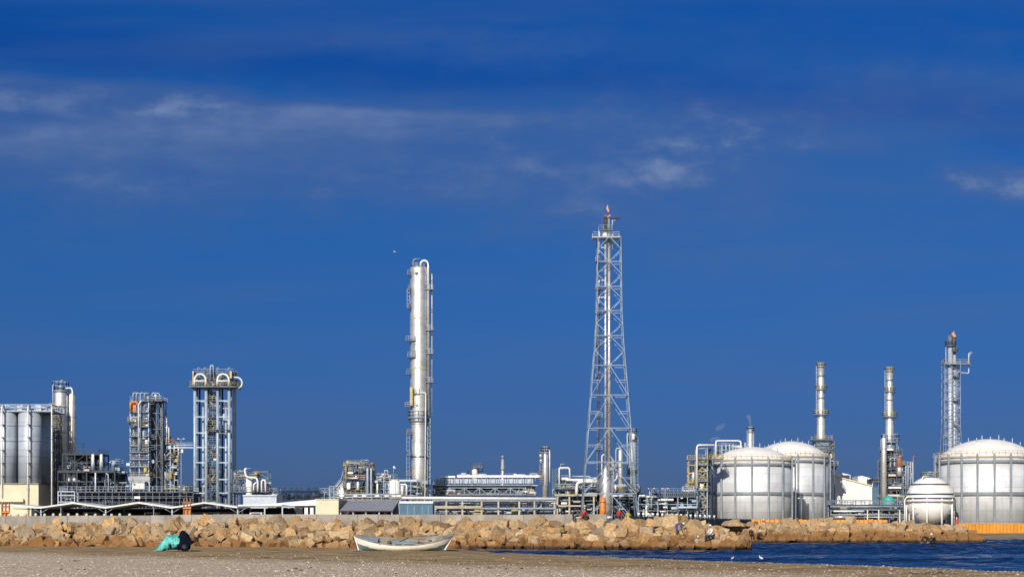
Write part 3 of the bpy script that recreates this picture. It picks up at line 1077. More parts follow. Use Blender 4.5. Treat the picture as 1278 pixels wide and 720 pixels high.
# ------------------------------------------------------------------ dark steel structure
t = T('reactor_structure', 'dark two level steel structure right of the silos holding small drums', 'steel structure', 110, 520)
t.deck(78, 124, 566, 0, 12, 'dark', 'dark', 0.5)
t.deck(74, 145, 587.5, -2, 14, 'dark', 'dark', 0.7)
t.frame([78, 93, 108, 124], [566, 577, 587.5], (0.3, 6, 11.8), 1.3, 'dark', 'z', bw=0.7)
t.frame([74, 86, 98, 110, 122, 134, 145], [587.5, 601, 614, 628], (-1.8, 6, 13.8), 1.5, 'dark', base=655)
t.box('shade_backing', 74, 145, 589, 630, 13.0, 13.3, 'dark')  # dark sheets added behind the frames, standing for the shade inside
t.box('shade_backing', 78, 117, 567, 587, 11.3, 11.6, 'dark')
for px in (84.5, 91.5): t.vessel('receiver_drum', px, 2.6, 601, 590, 'white', 1, bot=0.5, n=14)
for px, y0, y1 in ((117, 587, 566.5), (127.5, 587, 566.5)):
    t.vessel('filter_vessel', px, 1.9, y0, y1, 'white', -1, n=12)
    t.vessel('filter_vessel', px, 2.4, y0, y1 + 9, 'pale', -1, n=12)
t.pipe('pipe', [(121, 613, -2), (121, 590, -2)], 0.8, 'white')
t.pipe('pipe', [(134, 591, -2), (137, 592, -2), (137.5, 613, -2)], 0.9, 'pale')
t.box('equipment_box', 107, 114, 585.5, 588, -2.6, -1, 'beige')
t.box('equipment_box', 124.5, 129.5, 594, 601, 2, 4, 'blue')
t.box('equipment_box', 111, 117, 594, 601, 2, 4, 'blue')
t.clutter(79, 123, 568, 586, -.3, 9, 26, 21, ['dark', 'blue', 'dim', 'galv', 'bluewall', 'pale'])
t.clutter(75, 144, 590, 628, -1, 9, 46, 22, ['dark', 'blue', 'dim', 'dark', 'galv', 'pale', 'bluewall', 'bluewall'])
t.clutter(126, 158, 574, 610, -1, 6, 26, 23, ['dim', 'blue', 'pale', 'galv', 'bluewall'])
# low dark rack in front of both towers
t = T('pipe_rack', 'long dark backed pipe rack low in front of the left hand towers', 'pipe rack', 156, 470)
t.frame([73 + 8.4 * i for i in range(21)], [613.5, 619, 626, 634], (0, 4, 8), 0.8, 'dim', base=655)
t.box('rack_shade_backing', 73, 241, 615, 652, 8.2, 8.5, 'dark')  # dark sheet added at the rear; its colour stands for shade in the rack
t.deck(73, 241, 613, -0.2, 8.6, 'dim', 'galv', 0.35, rstep=1.0)
for i, yy in enumerate((616, 621, 623, 628, 631)):
    t.pipe('pipe_run', [(74, yy, 1 + i), (240, yy, 1 + i)], (0.7, 0.5, 0.8, 0.6, 0.5)[i], ('dim', 'blue', 'dark', 'dim', 'blue')[i])
t.clutter(80, 238, 614, 632, 0.5, 6, 44, 5, ['dark', 'blue', 'dim', 'dim', 'galv', 'pale'])
t.box('sign_board', 168, 175, 619, 622, -0.3, -0.2, 'white')
t = T('pipe_portal', 'pale steel portal frame beside the left end of the low dark rack', 'pipe portal', 82, 455)
t.frame([72.5, 93], [613, 617.5, 626], (0, 3), 0.9, 'pale', base=655)

# ------------------------------------------------------------------ tower with many floors
t = T('process_tower', 'tall open steel tower with many floors and an orange pipe near its top', 'process tower', 178, 560)
lv = [500, 514, 525, 532, 544, 556, 564, 573, 582, 594]
t.frame([162.5, 174, 185.5], lv + [606, 620], (0, 5.5), 1.25, 'blue', base=655)
for i, yy in enumerate(lv):
    t.deck(161.5, 186.5, yy, -0.6, 6, 'dim', 'yellow' if i % 2 else 'galv', 0.3, rstep=1.5)
t.deck(160, 172, 526, -2.2, 0, 'dim', 'yellow', 0.3, rstep=1.2)
t.pipe('orange_pipe', [(164, 514, -1.2), (164, 502, -1.2), (172.5, 502, -1.2), (172.5, 506, -1.2)], 1.2, 'orange')
t.box('orange_panel', 163, 170, 504, 513, -0.4, -0.1, 'orange')
t.vessel('white_drum', 170.3, 2.6, 531.5, 523.5, 'cladpale', -1, n=14)
t.vessel('head_tank', 184, 3.2, 500, 493, 'cladpale', 1, n=14)
for px, a, b2 in ((167, 500, 490.5), (171, 500, 491), (176, 560, 490.5), (181, 499, 491)):
    t.pipe('vent_pipe', [(px, a, -1), (px, b2, -1), (px + 6, b2, -1)], 0.7, 'pale')
t.pipe('riser_pipe', [(174, 560, -1.4), (174, 505, -1.4), (178, 500, -1.4)], 0.8, 'white')
t.clutter(163, 185, 502, 530, -0.3, 4.5, 30, 31, ['pale','white','galv','blue','dim','yellow','clad'])
t.clutter(163, 185, 530, 570, -0.3, 4.5, 44, 32, ['pale','white','galv','blue','dim','yellow','clad','beige','dark'])
t.clutter(163, 186, 570, 620, -.5, 4.5, 44, 33, ['pale','white','galv','blue','dim','yellow','clad','dark'])
t.vessel('reactor_column', 190, 3.2, 655, 500, 'dim', 4, n=16)
t.vessel('reactor_column', 198, 3.2, 655, 500, 'dim', 4.4, n=16)
t.frame([187, 194, 201], [498, 515, 535, 555, 575, 595], (2, 8), 0.9, 'dim', 'z', base=655)
t.deck(185.5, 202, 499, 0.5, 9, 'dim', 'pale', 0.4)
t.vessel('head_tank', 192, 2.4, 499, 491, 'clad', 3, n=14)
t.pipe('vent_pipe', [(189, 499, 1), (189, 490, 1), (198, 490.5, 1), (199.5, 499, 1)], 0.6, 'pale')
t.box('white_cabin', 168, 183.5, 602, 613, -4, 0, 'white')
t.box('cabin_roof', 167, 184.5, 600.8, 602, -4.4, 0.4, 'pale')
t = T('canopy', 'low sheet canopy on posts at the foot of the many floored tower', 'canopy', 168, 545)
t.box('canopy_roof', 148, 187, 594.5, 599.5, 0, 5, 'roofgrey')
for px in (149, 161, 186): t.box('post', px - .5, px + .5, 599.5, 655, 0.3, 0.6, 'pale')
t.pipe('drain_pipe', [(152, 655, -.5), (152, 601, -.5), (160, 600, -.5)], 0.8, 'pale')

# ------------------------------------------------------------------ lower tower and bridge
t = T('process_tower', 'shorter cluttered tower beside the many floored one, with white pipe loops on top', 'process tower', 207, 566)
t.deck(191, 219, 553.5, -1, 6, 'dim', 'yellow', 0.4)
t.deck(192, 217, 573, -1, 6, 'dim', 'yellow', 0.35)
t.deck(193, 217, 590, -1, 6, 'dim', 'galv', 0.35)
t.frame([193, 203, 213], [553.5, 573, 590, 604, 618], (-0.6, 5.6), 1.1, 'blue', 'z', bw=0.6, base=655)
t.vessel('column_shell', 217, 2.5, 655, 557, 'dim', 3, n=14)
t.vessel('column_shell', 206, 2.2, 612, 588, 'cladpale', -0.8, n=14, bot=0.4)
t.box('instrument_box', 193.5, 198, 550.5, 553, 0, 1.5, 'red')
t.box('instrument_box', 195, 199, 567, 571.5, -0.8, 0.8, 'red')
for x0, x1, y0, y1 in ((199.5, 208.5, 553, 520), (200, 211, 553, 533)):
    t.pipe('pipe_loop', [(x0, y0, -.5), (x0, y1, -.5), (x1, y1, -.5), (x1, y0, -.5)], 1.0, 'white')
t.pipe('pipe_loop', [(203.5, 553, 1), (203.5, 519, 1), (207.5, 519, 1), (207.5, 553, 1)], 0.8, 'pale')
t.pipe('brace_pipe', [(191, 562, -1.5), (197, 570, -1.5)], 0.7, 'pale')
t.pipe('brace_pipe', [(213, 565, -1.5), (207, 571, -1.5)], 0.7, 'pale')
t.clutter(203, 223, 556, 612, -1.6, 1, 40, 44, ['pale', 'white', 'blue', 'galv', 'yellow', 'beige', 'clad'])
t.clutter(193, 217, 543, 553, 0, 4, 12, 41, ['white', 'pale', 'red', 'beige', 'galv'])
t.clutter(193, 218, 555, 590, 0, 4.5, 34, 42)
t.clutter(192, 220, 590, 640, 0, 4.5, 34, 43)
t = T('access_bridge', 'thin steel footbridge joining the cluttered tower to the twin loop reactor', 'footbridge', 230, 556)
t.deck(218.5, 241, 557.5, 0, 3, 'pale', 'pale', 0.5)
t.box('girder', 218.5, 241, 554.5, 555.4, 0, 0.2, 'pale')
t = T('storage_dome', 'small cream domed tank half hidden behind the loop reactor', 'tank', 240, 600)
t.vessel('tank_shell', 240, 13, 655, 605, 'cream', top=0.45)
t.ringdeck(240, 12.8, 14, 611, 'galv', 'yellow')

# ------------------------------------------------------------------ twin loop reactor
t = T('loop_reactor', 'twin loop reactor on tall grey blue columns with white pipe arches on top', 'loop reactor', 264, 540)
cols = [243.2, 257.3, 271.6, 286.0]
b_lv = [482, 500, 520, 540, 558, 577, 598, 615]
for dy in (0, 2.8):
    for px in cols:
        t.vessel('column', px, 1.95, 655, 479, 'blue', dy, top=0.0, n=14)
for a, b2 in ((0, 1), (2, 3)):
    for yy in b_lv:
        for dy in (0, 2.8):
            t.box('girder', cols[a], cols[b2], yy - 0.7, yy + 0.7, dy - 0.2, dy + 0.2, 'blue')
    for yy in b_lv[1::2]:
        for px in (cols[a], cols[b2]):
            t.box('girder', px - 0.7, px + 0.7, yy - 0.7, yy + 0.7, 0.2, 2.6, 'blue')
    c = (cols[a] + cols[b2]) / 2
    rr = (cols[b2] - cols[a]) / 2
    for dy in (-0.6, 2.8):
        pts = [(cols[a], 481, dy)] + [(c - rr * math.cos(q), 474.5 - 7.6 * math.sin(q), dy) for q in [math.pi * i / 12 for i in range(13)]] + [(cols[b2], 481, dy)]
        t.pipe('pipe_arch', pts, 1.15, 'white', fil=0)
    t.pipe('cross_pipe', [(cols[a], 475.5, -0.6), (cols[b2], 475.5, -0.6)], 1.0, 'white')
    t.pipe('jacket_pipe', [(c + 1.5, 655, 2.5), (c + 1.5, 505, 2.5)], 1.3, 'pale')
    t.pipe('jacket_pipe', [(c - 3.2, 655, 3.0), (c - 3.2, 484, 3.0)], 1.1, 'dark')
t.box('cable_shaft', 288.5, 291.5, 484, 655, 3.4, 5.4, 'blue')
t.deck(237, 296, 482, -2, 8, 'dim', 'yellow', 0.5, rstep=2)
t.deck(239, 293, 472.5, 1, 7, 'dim', 'galv', 0.35, rstep=2)
t.deck(240, 292, 465.5, 1, 7, 'dim', 'galv', 0.3, rstep=2)
t.frame([240, 252, 264, 276, 288], [463, 472, 482], (1, 7), 0.9, 'dim', 'x', bw=0.5)
t.clutter(241, 292, 464, 480, 1.2, 6, 30, 51, ['dim', 'galv', 'beige', 'pale', 'dark', 'white'])
t.box('yellow_post', 287, 289.5, 463, 472, -0.5, 0.5, 'yellow')
t.box('yellow_post', 240.5, 242, 463, 480, -0.5, 0.5, 'yellow')
t.pipe('vent_pipe', [(262.5, 472, 0), (262.5, 456.5, 0), (266, 455.5, 0), (266.5, 468, 0)], 0.8, 'pale')
for px in (246, 254, 270, 284): t.pipe('lamp_arm', [(px, 466, 1), (px, 458.5, 1), (px + 3.5, 458.5, 1)], 0.35, 'pale', n=5)
pts = [(291, 470.5, 1)] + [(294 + 7.6 * math.sin(q), 477.5 - 7.2 * math.cos(q), 1) for q in [math.pi * i / 10 for i in range(11)]]
t.pipe('return_bend', pts, 0.95, 'white', fil=0)
# stair tower between the loops
for i in range(13):
    yy = 489 + i * 10.2
    t.deck(258.8, 270.4, yy, 0.6, 4.5, 'dim', 'yellow' if i % 3 else 'galv', 0.25, rstep=1.3)
    t.pipe('stair_flight', [(260 if i % 2 else 269, yy, 1.0), (269 if i % 2 else 260, yy + 10.2, 1.0)], 0.7, ('dim', 'yellow', 'dim')[i % 3], n=4)
t.deck(258, 288, 536, -1.5, 0, 'dark', 'dim', 0.35, rstep=1.3)
t.clutter(259, 270, 486, 550, 2, 5, 22, 52, ['dim', 'dark', 'blue', 'beige', 'galv'])
t.clutter(259, 270, 550, 640, 1, 5, 26, 53, ['yellow', 'beige', 'dim', 'cladpale', 'dark'])
t.clutter(244, 257, 585, 640, 1.5, 5, 12, 54, ['pale', 'dark', 'cladpale', 'blue'])
t.clutter(272, 288, 500, 530, 1.5, 5, 8, 55, ['pale', 'white', 'blue'])
t.clutter(272, 292, 585, 640, 1.5, 5, 16, 56, ['pale', 'dark', 'dim', 'blue'])

# ------------------------------------------------------------------ small unit with white pipes
t = T('process_unit', 'low process unit with a white drum and bent white pipes right of the loop reactor', 'process unit', 313, 531)
t.vessel('white_drum', 311, 4.2, 655, 595, 'white', 0, top=0.3)
t.pipe('white_pipe', [(309, 584.5, -2), (306.5, 586, -2), (308, 594, -2), (312, 596, -2), (321, 596, -2), (322.8, 600, -2), (322.8, 613, -2)], 1.25, 'white', fil=3)
t.pipe('lamp_arm', [(307, 596, -1), (307, 584.5, -1), (314, 584.5, -1)], 0.5, 'pale')
t.pipe('white_pipe', [(327, 614, -1), (327, 599, -1), (331.5, 598.5, -1), (332, 614, -1)], 1.0, 'white')
t.pipe('white_pipe', [(318, 612, -2.4), (318, 604, -2.4), (322, 602, -2.4)], 0.9, 'white')
t.frame([291, 298, 305, 318, 334], [588, 597, 606, 616], (0.5, 6), 0.9, 'dim', 'z', base=655)
t.deck(291, 322, 597, 0, 6, 'dim', 'yellow', 0.3)
t.deck(290, 336, 613, -1, 7, 'dim', 'galv', 0.3)
t.clutter(290, 306, 585, 612, 0, 5, 24, 61, ['blue', 'dim', 'pale', 'galv', 'dark'])
t.clutter(306, 336, 598, 622, 0, 5, 24, 62, ['dim', 'pale', 'white', 'galv', 'dark', 'beige'])
t.clutter(312, 322, 588, 596, 1, 4, 8, 63, ['yellow', 'dim', 'dark'])

# ------------------------------------------------------------------ carport, warehouse, sheds
t = T('carport', 'long white carport with a zigzag roof and dark bays above the sea wall', 'carport', 155, 310)
pk = [(10, 628.5), (50, 632.3), (91, 626.3), (131, 632.3), (172.5, 626.0), (214, 632.3), (255, 626.0), (296, 631.8)]
k = t.k
for (a, ya), (b2, yb) in zip(pk, pk[1:]):
    q = MB()
    za, zb_ = t.h(ya), t.h(yb)
    xa, xb = t.x(a), t.x(b2)
    q.add([(xa, 0, za), (xb, 0, zb_), (xb, 16, zb_), (xa, 16, za), (xa, 0, za - .22), (xb, 0, zb_ - .22), (xb, 16, zb_ - .22), (xa, 16, za - .22)],
          [(0, 1, 2, 3), (7, 6, 5, 4), (0, 4, 5, 1), (1, 5, 6, 2), (2, 6, 7, 3), (3, 7, 4, 0)])
    q.obj('roof_panel', 'white', t.root)
for px in (50, 131, 214, 296):
    for dy in (0.6, 15.4):
        t.box('post', px - 0.8, px + 0.8, 632, 655.5, dy - .1, dy + .1, 'pale')
    t.pipe('strut', [(px, 640, 0.5), (px - 14, 631.5, 0.5)], 0.35, 'pale', n=4)
    t.pipe('strut', [(px, 640, 0.5), (px + 14, 631.5, 0.5)], 0.35, 'pale', n=4)
for px in (75, 191): t.box('post', px - 0.35, px + 0.35, 629.5, 655.5, 0.5, 0.6, 'galv')
t.box('shade_back_panel', 8, 300, 633, 655.5, 16.05, 16.3, 'opening')  # dark panel added across the back, standing for shade under the roof
for i in range(7): t.pipe('roof_purlin', [(12, 634.4, 2 + 2 * i), (296, 634.4, 2 + 2 * i)], 0.3, 'dim', n=4)
t = T('carport', 'flat white carport roof at the right end of the zigzag carport', 'carport', 330, 318)
t.box('roof_panel', 297, 352, 629.5, 631.2, 0, 14, 'white')
t.box('roof_panel', 352.2, 368, 631.6, 633, 0, 12, 'pale')
for px in (298, 302, 330, 352): t.box('post', px - 0.8, px + 0.8, 631.2, 655.5, 0.3, 0.5, 'pale')
t.box('shade_back_panel', 300, 366, 633, 655.5, 14.1, 14.3, 'opening')  # same added dark panel for the shade under the flat roof


def van(px, lab, m, d=316.0):
    t = T('parked_van', lab, 'van', px, d, 'vans parked under the carport')
    q = MB()
    prof = [(-0.0, 0.35), (0.0, 1.05), (0.75, 1.2), (1.25, 2.0), (4.6, 2.08), (4.75, 0.35)]
    w = 0.92
    n = len(prof)
    q.add([(-w, y, z) for y, z in prof] + [(w, y, z) for y, z in prof],
          [tuple(range(n)), tuple(reversed(range(n, 2 * n)))] + [(i, i + n, (i + 1) % n + n, (i + 1) % n) for i in range(n)])
    q.obj('body', m, t.root)
    q = MB()
    q.add([(-.8, .80, 1.22), (.8, .80, 1.22), (.74, 1.2, 1.9), (-.74, 1.2, 1.9)], [(0, 1, 2, 3)])
    q.v = [(x, y - .06, z + .03) for x, y, z in q.v]
    q.obj('windscreen', 'glass', t.root)
    for sx in (-.62, .62):
        q = MB(); q.box((sx - .14, -.02, .75), (sx + .14, .02, .95)); q.obj('headlight', 'white', t.root)
    for sx in (-.8, .8):
        for y in (.9, 3.7):
            q = MB(); q.tube([(sx - .11, y, .35), (sx + .11, y, .35)], .35, 14); q.obj('wheel', 'rubber', t.root)


for px, lab, mm in ((70, 'grey van parked under the leftmost carport peak', 'roofgrey'), (110, 'white van parked under the second carport peak', 'white'),
                    (150, 'dark blue van under the carport left of the next white van', 'bluewall'), (186, 'white van parked under the third carport peak', 'white'),
                    (246, 'pale grey van just right of the orange posts in the carport', 'pale'), (264, 'white van between two grey vans in the last carport bay', 'white'),
                    (284, 'grey van at the right end of the zigzag carport', 'roofgrey'), (318, 'white van under the flat carport roof', 'white')):
    van(px, lab, mm)


def orange_frame(p0, p1, y0, lab):
    t = T('orange_hoist_frame', lab, 'frame', p0, 305, 'orange frames by the carport')
    for px in (p0, (p0 + p1) / 2, p1):
        t.box('post', px - 0.8, px + 0.8, y0, 655.5, 0, 0.2, 'rustm')
    t.box('side_panel', p0, p1, y0 + 10, 655.5, 0.22, 0.5, 'orange')
    t.box('crossbar', p0 - 1, p1 + 1, y0 + 4, y0 + 6, -0.12, -0.02, 'rustm')
    t.box('crossbar', p0 - 1, p1 + 1, y0 + 11, y0 + 12.5, -0.12, -0.02, 'orange')


orange_frame(2.5, 11.5, 627, 'rusty orange post frame at the left end of the carport')
orange_frame(229.5, 237.5, 622, 'rusty orange post frame below the loop reactor in front of the carport')
for i in range(15):
    px = 12 + i * 10.6 + rg.uniform(-2, 2)
    d = 164.5
    t = T('wall_stub', 'small tan concrete stub standing on the top of the sea wall at the left', 'stub', px, d, 'concrete stubs on the sea wall', z=PZ(643.2, d))
    q = MB()
    hh = rg.uniform(0.14, 0.2)
    q.lathe(0, -0.05, [(0.13, -.02), (0.11, hh * .7), (0.06, hh)], 8)
    q.obj('stub', 'cream', t.root)

# ------------------------------------------------------------------ buildings in the middle left
t = T('flat_building', 'small white flat roofed building between the loop reactor and the warehouse', 'building', 324, 450)
t.box('wall', 303.5, 345, 619, 655.3, 0, 12, 'pale')
t.box('roof_slab', 303, 345.5, 617.2, 618.9, -.3, 12.3, 'pale')
t = T('warehouse', 'cream warehouse with an open bay of hanging white panels and a dark side wall', 'warehouse', 400, 410)
q = MB()
D = 22
z0, zr = t.h(655.3), t.h(623)
q.box((t.x(394), 0, z0), (t.x(422.5), D, zr))
t.put('wall', q, 'cream')
q = MB()
q.add([(t.x(394), 0, t.h(630.5)), (t.x(394), 0, t.h(623.3)), (t.x(372), 0, t.h(625.2)), (t.x(318), 0, t.h(630.2)), (t.x(318), 0, t.h(631.4)),
       (t.x(394), D, t.h(630.5)), (t.x(394), D, t.h(623.3)), (t.x(372), D, t.h(625.2)), (t.x(318), D, t.h(630.2)), (t.x(318), D, t.h(631.4))],
      [(4, 3, 2, 1, 0), (5, 6, 7, 8, 9), (1, 2, 7, 6), (2, 3, 8, 7), (0, 5, 9, 4), (3, 4, 9, 8)])
t.put('roof', q, 'white')
t.box('shade_back_panel', 318, 393.8, 632, 655.3, D - 0.4, D - 0.1, 'opening')  # rear panel in the shade colour darkens the open bay
for px in (340, 354, 393.2): t.box('post', px - .5, px + .5, 631.2, 655.3, 0.2, 0.4, 'bluewall')
for px in (335, 345): t.box('hanging_panel', px, px + 4.5, 636, 655, 3, 3.2, 'pale')
for px in (358.5, 365.5, 372.5, 379.5, 386.5): t.box('hanging_panel', px, px + 4.2, 633, 655, 0.8, 1.0, 'white')
t.box('vent', 398, 401, 626, 628, -.06, -.002, 'pale')
t.box('fascia', 393.6, 423, 622.3, 623, -.25, D, 'white')
t = T('open_shed', 'shed with a grey sloping roof and dark open bays behind the boat', 'shed', 460, 400)
q = MB()
D = 24
xa, xb, za, zb_ = t.x(424), t.x(490), t.h(636.5), HCAM - GZ + (HY - 623.6) * (400 + D) / F
q.add([(xa, 0, za), (xb, 0, za), (xb, D, zb_), (xa, D, zb_), (xa, 0, za - .3), (xb, 0, za - .3), (xb, D, zb_ - .3), (xa, D, zb_ - .3)],
      [(0, 1, 2, 3), (7, 6, 5, 4), (0, 4, 5, 1), (1, 5, 6, 2), (2, 6, 7, 3), (3, 7, 4, 0)])
t.put('roof', q, 'roofgrey')
q = MB()
q.add([(xb - .2, 0.2, 0), (xb - .2, D - .2, 0), (xb - .2, D - .2, zb_ - .32), (xb - .2, 0.2, za - .32)], [(0, 1, 2, 3)])
q.add([(xb - .4, 0.2, 0), (xb - .4, D - .2, 0), (xb - .4, D - .2, zb_ - .32), (xb - .4, 0.2, za - .32)], [(3, 2, 1, 0)])
t.put('side_wall', q, 'maroon')
t.box('shade_back_panel', 424, 489, 634, 655.3, D - .5, D - .2, 'opening')  # rear panel coloured as the shade inside the shed
for px in (425, 440.5, 456.5, 473, 489): t.box('post', px - .6, px + .6, 637.5, 655.3, 0.2, 0.45, 'pale')
t.box('gutter', 423.5, 490.5, 636.6, 637.6, -.28, -.02, 'maroon')
for px, w2, mm in ((428, 3, 'pale'), (450, 5, 'dim'), (477, 3, 'pale'), (462, 4, 'bluewall')): t.box('stored_crate', px, px + w2, 639, 655, 6, 8, mm)
t = T('sheet_building', 'dark blue sheet metal building with a white fascia below the tall column', 'building', 520, 404)
t.box('wall', 499, 540, 628, 655.3, 0, 10, 'bluewall')
t.box('fascia', 498.6, 540.4, 625.2, 627.9, -.25, 10.2, 'white')
for px in (509, 517, 527, 535): t.box('downpipe', px - .4, px + .4, 631, 655, -.1, -.003, 'galv')

# ------------------------------------------------------------------ thin rack behind the warehouse
t = T('pipe_bridge', 'thin pale lattice pipe bridge against the sky behind the warehouse', 'pipe bridge', 378, 600)
t.frame([334 + 7.1 * i for i in range(13)], [609, 614.5], (0, 4), 0.55, 'galv', 'z', bw=0.35, base=655)
t.frame([334 + 17.75 * i for i in range(6)], [614.5, 620.5, 628], (-.1, 4.1), 0.7, 'galv', base=655, name='lower_frame')
for i, yy in enumerate((613.2, 617, 619.2, 621.5)): t.pipe('pipe_run', [(334, yy, 1 + .7 * i), (421, yy, 1 + .7 * i)], 0.7, ('galv', 'pale', 'dim', 'pale')[i])
for px in (365, 391.5, 336): t.vessel('white_valve_house', px, 1.9, 619.5, 614.5, 'white', -1, n=10)
t.clutter(335, 420, 615, 624, 0, 4, 26, 71, ['pale', 'galv', 'dim', 'white'])

# ------------------------------------------------------------------ unit left of the tall column
t = T('process_unit', 'crowded process unit with many platforms left of the tall column', 'process unit', 448, 560)
lv = [579.5, 588, 597.5, 607, 616, 628]
t.frame([429, 438, 447.5, 456, 464.5], lv, (0, 5, 10), 0.95, 'dim', 'z', bw=0.5, base=655)
for i, yy in enumerate(lv[:5]): t.deck((431, 428, 433, 428, 430)[i], (456, 465, 462, 452, 465)[i], yy + 0.3, -.4, 10.4, 'dim', 'yellow' if i % 2 == 0 else 'galv', 0.3, rstep=1.5)
t.vessel('corner_column', 459, 1.6, 655, 584, 'blue', -1, n=12)
t.vessel('corner_column', 463.5, 1.4, 655, 584, 'blue', -1, n=12)
t.box('orange_cabin', 451.5, 457.5, 578, 582.5, 1, 3, 'rustm')
t.drum('drum', 436, 450, 579.4, 1.6, 'cladpale', 2)
t.vessel('white_drum', 435.5, 2.6, 611, 602, 'white', -.6, bot=.5, n=14)
t.vessel('white_drum', 447, 2.2, 612, 601, 'cladpale', -.6, bot=.5, n=14)
t.clutter(428, 466, 575, 600, -1.2, 2, 34, 78, ['beige', 'dim', 'pale', 'yellow', 'white', 'cladpale', 'rustm'])
t.clutter(430, 464, 577, 597, 0.5, 8, 52, 72, ['beige', 'dim', 'galv', 'pale', 'yellow', 'blue', 'white', 'rustm', 'clad'])
t.clutter(430, 464, 597, 624, 0.5, 8, 58, 73, ['beige', 'dim', 'galv', 'pale', 'yellow', 'dark', 'white', 'cladpale', 'rustm'])
t.pipe('lamp_arm', [(456, 580, 0), (456, 574, 0), (460, 574, 0)], 0.5, 'pale')
t = T('conical_tank', 'cream cone shaped tank with a sloping stair at the left of the crowded unit', 'tank', 428, 566)
b = MB()
b.lathe(0, 0, [(12.5 * t.k, t.h(655)), (12.5 * t.k, t.h(613)), (3 * t.k, t.h(600)), (.01, t.h(599.4))], 24)
t.put('tank_shell', b, 'cladpale')
t.pipe('stair_flight', [(415.5, 612, -2), (427, 599, -1.5)], 0.8, 'pale', n=4)
t.pipe('stair_rail', [(415.5, 609.5, -2), (427, 596, -1.5), (429, 585, -1.5)], 0.4, 'pale', n=4)
t.frame([412.5, 418, 424], [607, 613, 620], (-4, -2), 0.7, 'galv', base=655)
t = T('process_unit', 'lower steel unit with a pale pipe gantry between crowded unit and white tank', 'process unit', 476, 562)
t.frame([464.8, 470.5, 479, 486], [595, 600.5, 610, 618], (0.2, 7), 0.85, 'blue', base=655)
t.vessel('white_drum', 471.3, 1.3, 618, 603, 'white', -1, n=12)
for px, mm in ((481, 'blue'), (484.5, 'pale'), (477, 'dark')): t.vessel('drum_column', px, 1.3, 622, 602, mm, 1, n=12)
t.pipe('lamp_arm', [(480, 592, 0), (480, 586.5, 0), (484, 587, 0), (484, 591, 0)], 0.7, 'pale')
t.clutter(466, 486, 590, 600, 0.3, 5, 26, 74, ['pale', 'white', 'galv', 'beige', 'dim'])
t.clutter(466, 488, 601, 622, 1, 6, 26, 75, ['dark', 'blue', 'galv', 'dim', 'white'])
t = T('white_tank', 'square looking white tank with a yellow railed top just left of the tall column', 'tank', 492.5, 555)
t.vessel('tank_shell', 492.5, 6.6, 655, 598, 'white', top=0.1)
t.deck(486, 498, 597.6, -1.4, 1.4, 'yellow', 'yellow', 0.3)
t = T('pipe_rack', 'white topped pipe rack between the white tank and the tall column', 'pipe rack', 505, 556)
t.box('roof_slab', 498.5, 521, 598.4, 600.6, -2, 1, 'pale')
t.frame([499, 506, 513, 521], [601, 606, 612, 618], (-1.8, 0.8), 0.8, 'galv', base=655)
t.pipe('white_pipe', [(500, 604.5, -2), (508, 604.5, -2), (508, 618, -2)], 1.0, 'white')
t.vessel('white_drum', 502.5, 2, 618, 606, 'white', -2.2, n=12)
t.clutter(499, 521, 604, 626, -1, 1, 16, 76, ['dim', 'dark', 'white', 'galv'])
t = T('pipe_rack', 'low rack of white pipes lying behind the grey shed roof', 'pipe rack', 460, 470)
for i, (yy, mm, r) in enumerate(((616.5, 'pale', .8), (619.6, 'white', 1.1), (622, 'galv', .8), (622.8, 'cream', 1.0))): t.pipe('pipe_run', [(416, yy, i), (500, yy, i)], r, mm)
t.frame([416 + 12 * i for i in range(8)], [618, 624], (-.3, 3.4), 0.7, 'galv', base=655)
for px in (424, 441, 452, 468, 480, 489, 495): t.drum('valve_box', px, px + 6, 619, 1.5, 'white', -.8)

# ------------------------------------------------------------------ tall column
t = T('distillation_column', 'tallest silver distillation column of the plant with two long side pipes', 'column', 522.7, 560)
k = t.k
b = MB()
b.lathe(0, 0, [(9.6 * k, t.h(655)), (9.6 * k, t.h(571)), (9.3 * k, t.h(569.5)), (9.5 * k, t.h(524)), (10.9 * k, t.h(508)), (11.1 * k, t.h(336)),
               (10.2 * k, t.h(333.6)), (7 * k, t.h(332.2)), (.01, t.h(331.6))], 40)
sh = t.put('column_shell', b, 'clad')
for yy in (398, 459.5): 
    q = MB(); q.ring(0, 0, 10.9 * k, 11.25 * k, t.h(yy) - .12, t.h(yy) + .12, 40); q.obj('weld_ring', 'yellow', sh)
q = MB(); q.ring(0, 0, 9.4 * k, 10.5 * k, t.h(570.6), t.h(569.2), 40); q.obj('skirt_ring', 'dark', sh)
q = MB(); q.tube([(-2 * k, -10.6 * k, t.h(342.6)), (-2 * k, -11.6 * k, t.h(342.6))], 2.3 * k, 20); mh = t.put('manhole', q, 'dim')
q = MB(); q.tube([(-1.6 * k, -9.4 * k, t.h(506.5)), (-1.6 * k, -10.9 * k, t.h(506.5))], 1.4 * k, 16); t.put('manhole', q, 'dim')
for i in range(14):
    a = i * math.pi / 7
    t.box('skirt_fin', 522.7 + 9.9 * math.cos(a) - .35, 522.7 + 9.9 * math.cos(a) + .35, 600, 616, 9.9 * k * math.sin(a) - .07, 9.9 * k * math.sin(a) + .07, 'galv')
t.pipe('overhead_pipe', [(525, 333, -1), (525.5, 327.5, -1), (529, 325.6, -1), (533, 326.5, -1), (534.6, 330, -1), (534.9, 518, -1)], 1.35, 'cladpale', fil=2.5, n=10)
t.pipe('side_pipe', [(535.5, 341, 1), (538.3, 341, 1), (538.7, 345, 1), (538.4, 519, 1)], 1.05, 'white', fil=2, n=8)
t.pipe('reflux_pipe', [(524, 491, -2.6), (531.4, 490.6, -2.6), (531.9, 494, -2.6), (531.6, 521, -2.6), (530.5, 655, -2.4)], 0.7, 'white', fil=1.5)
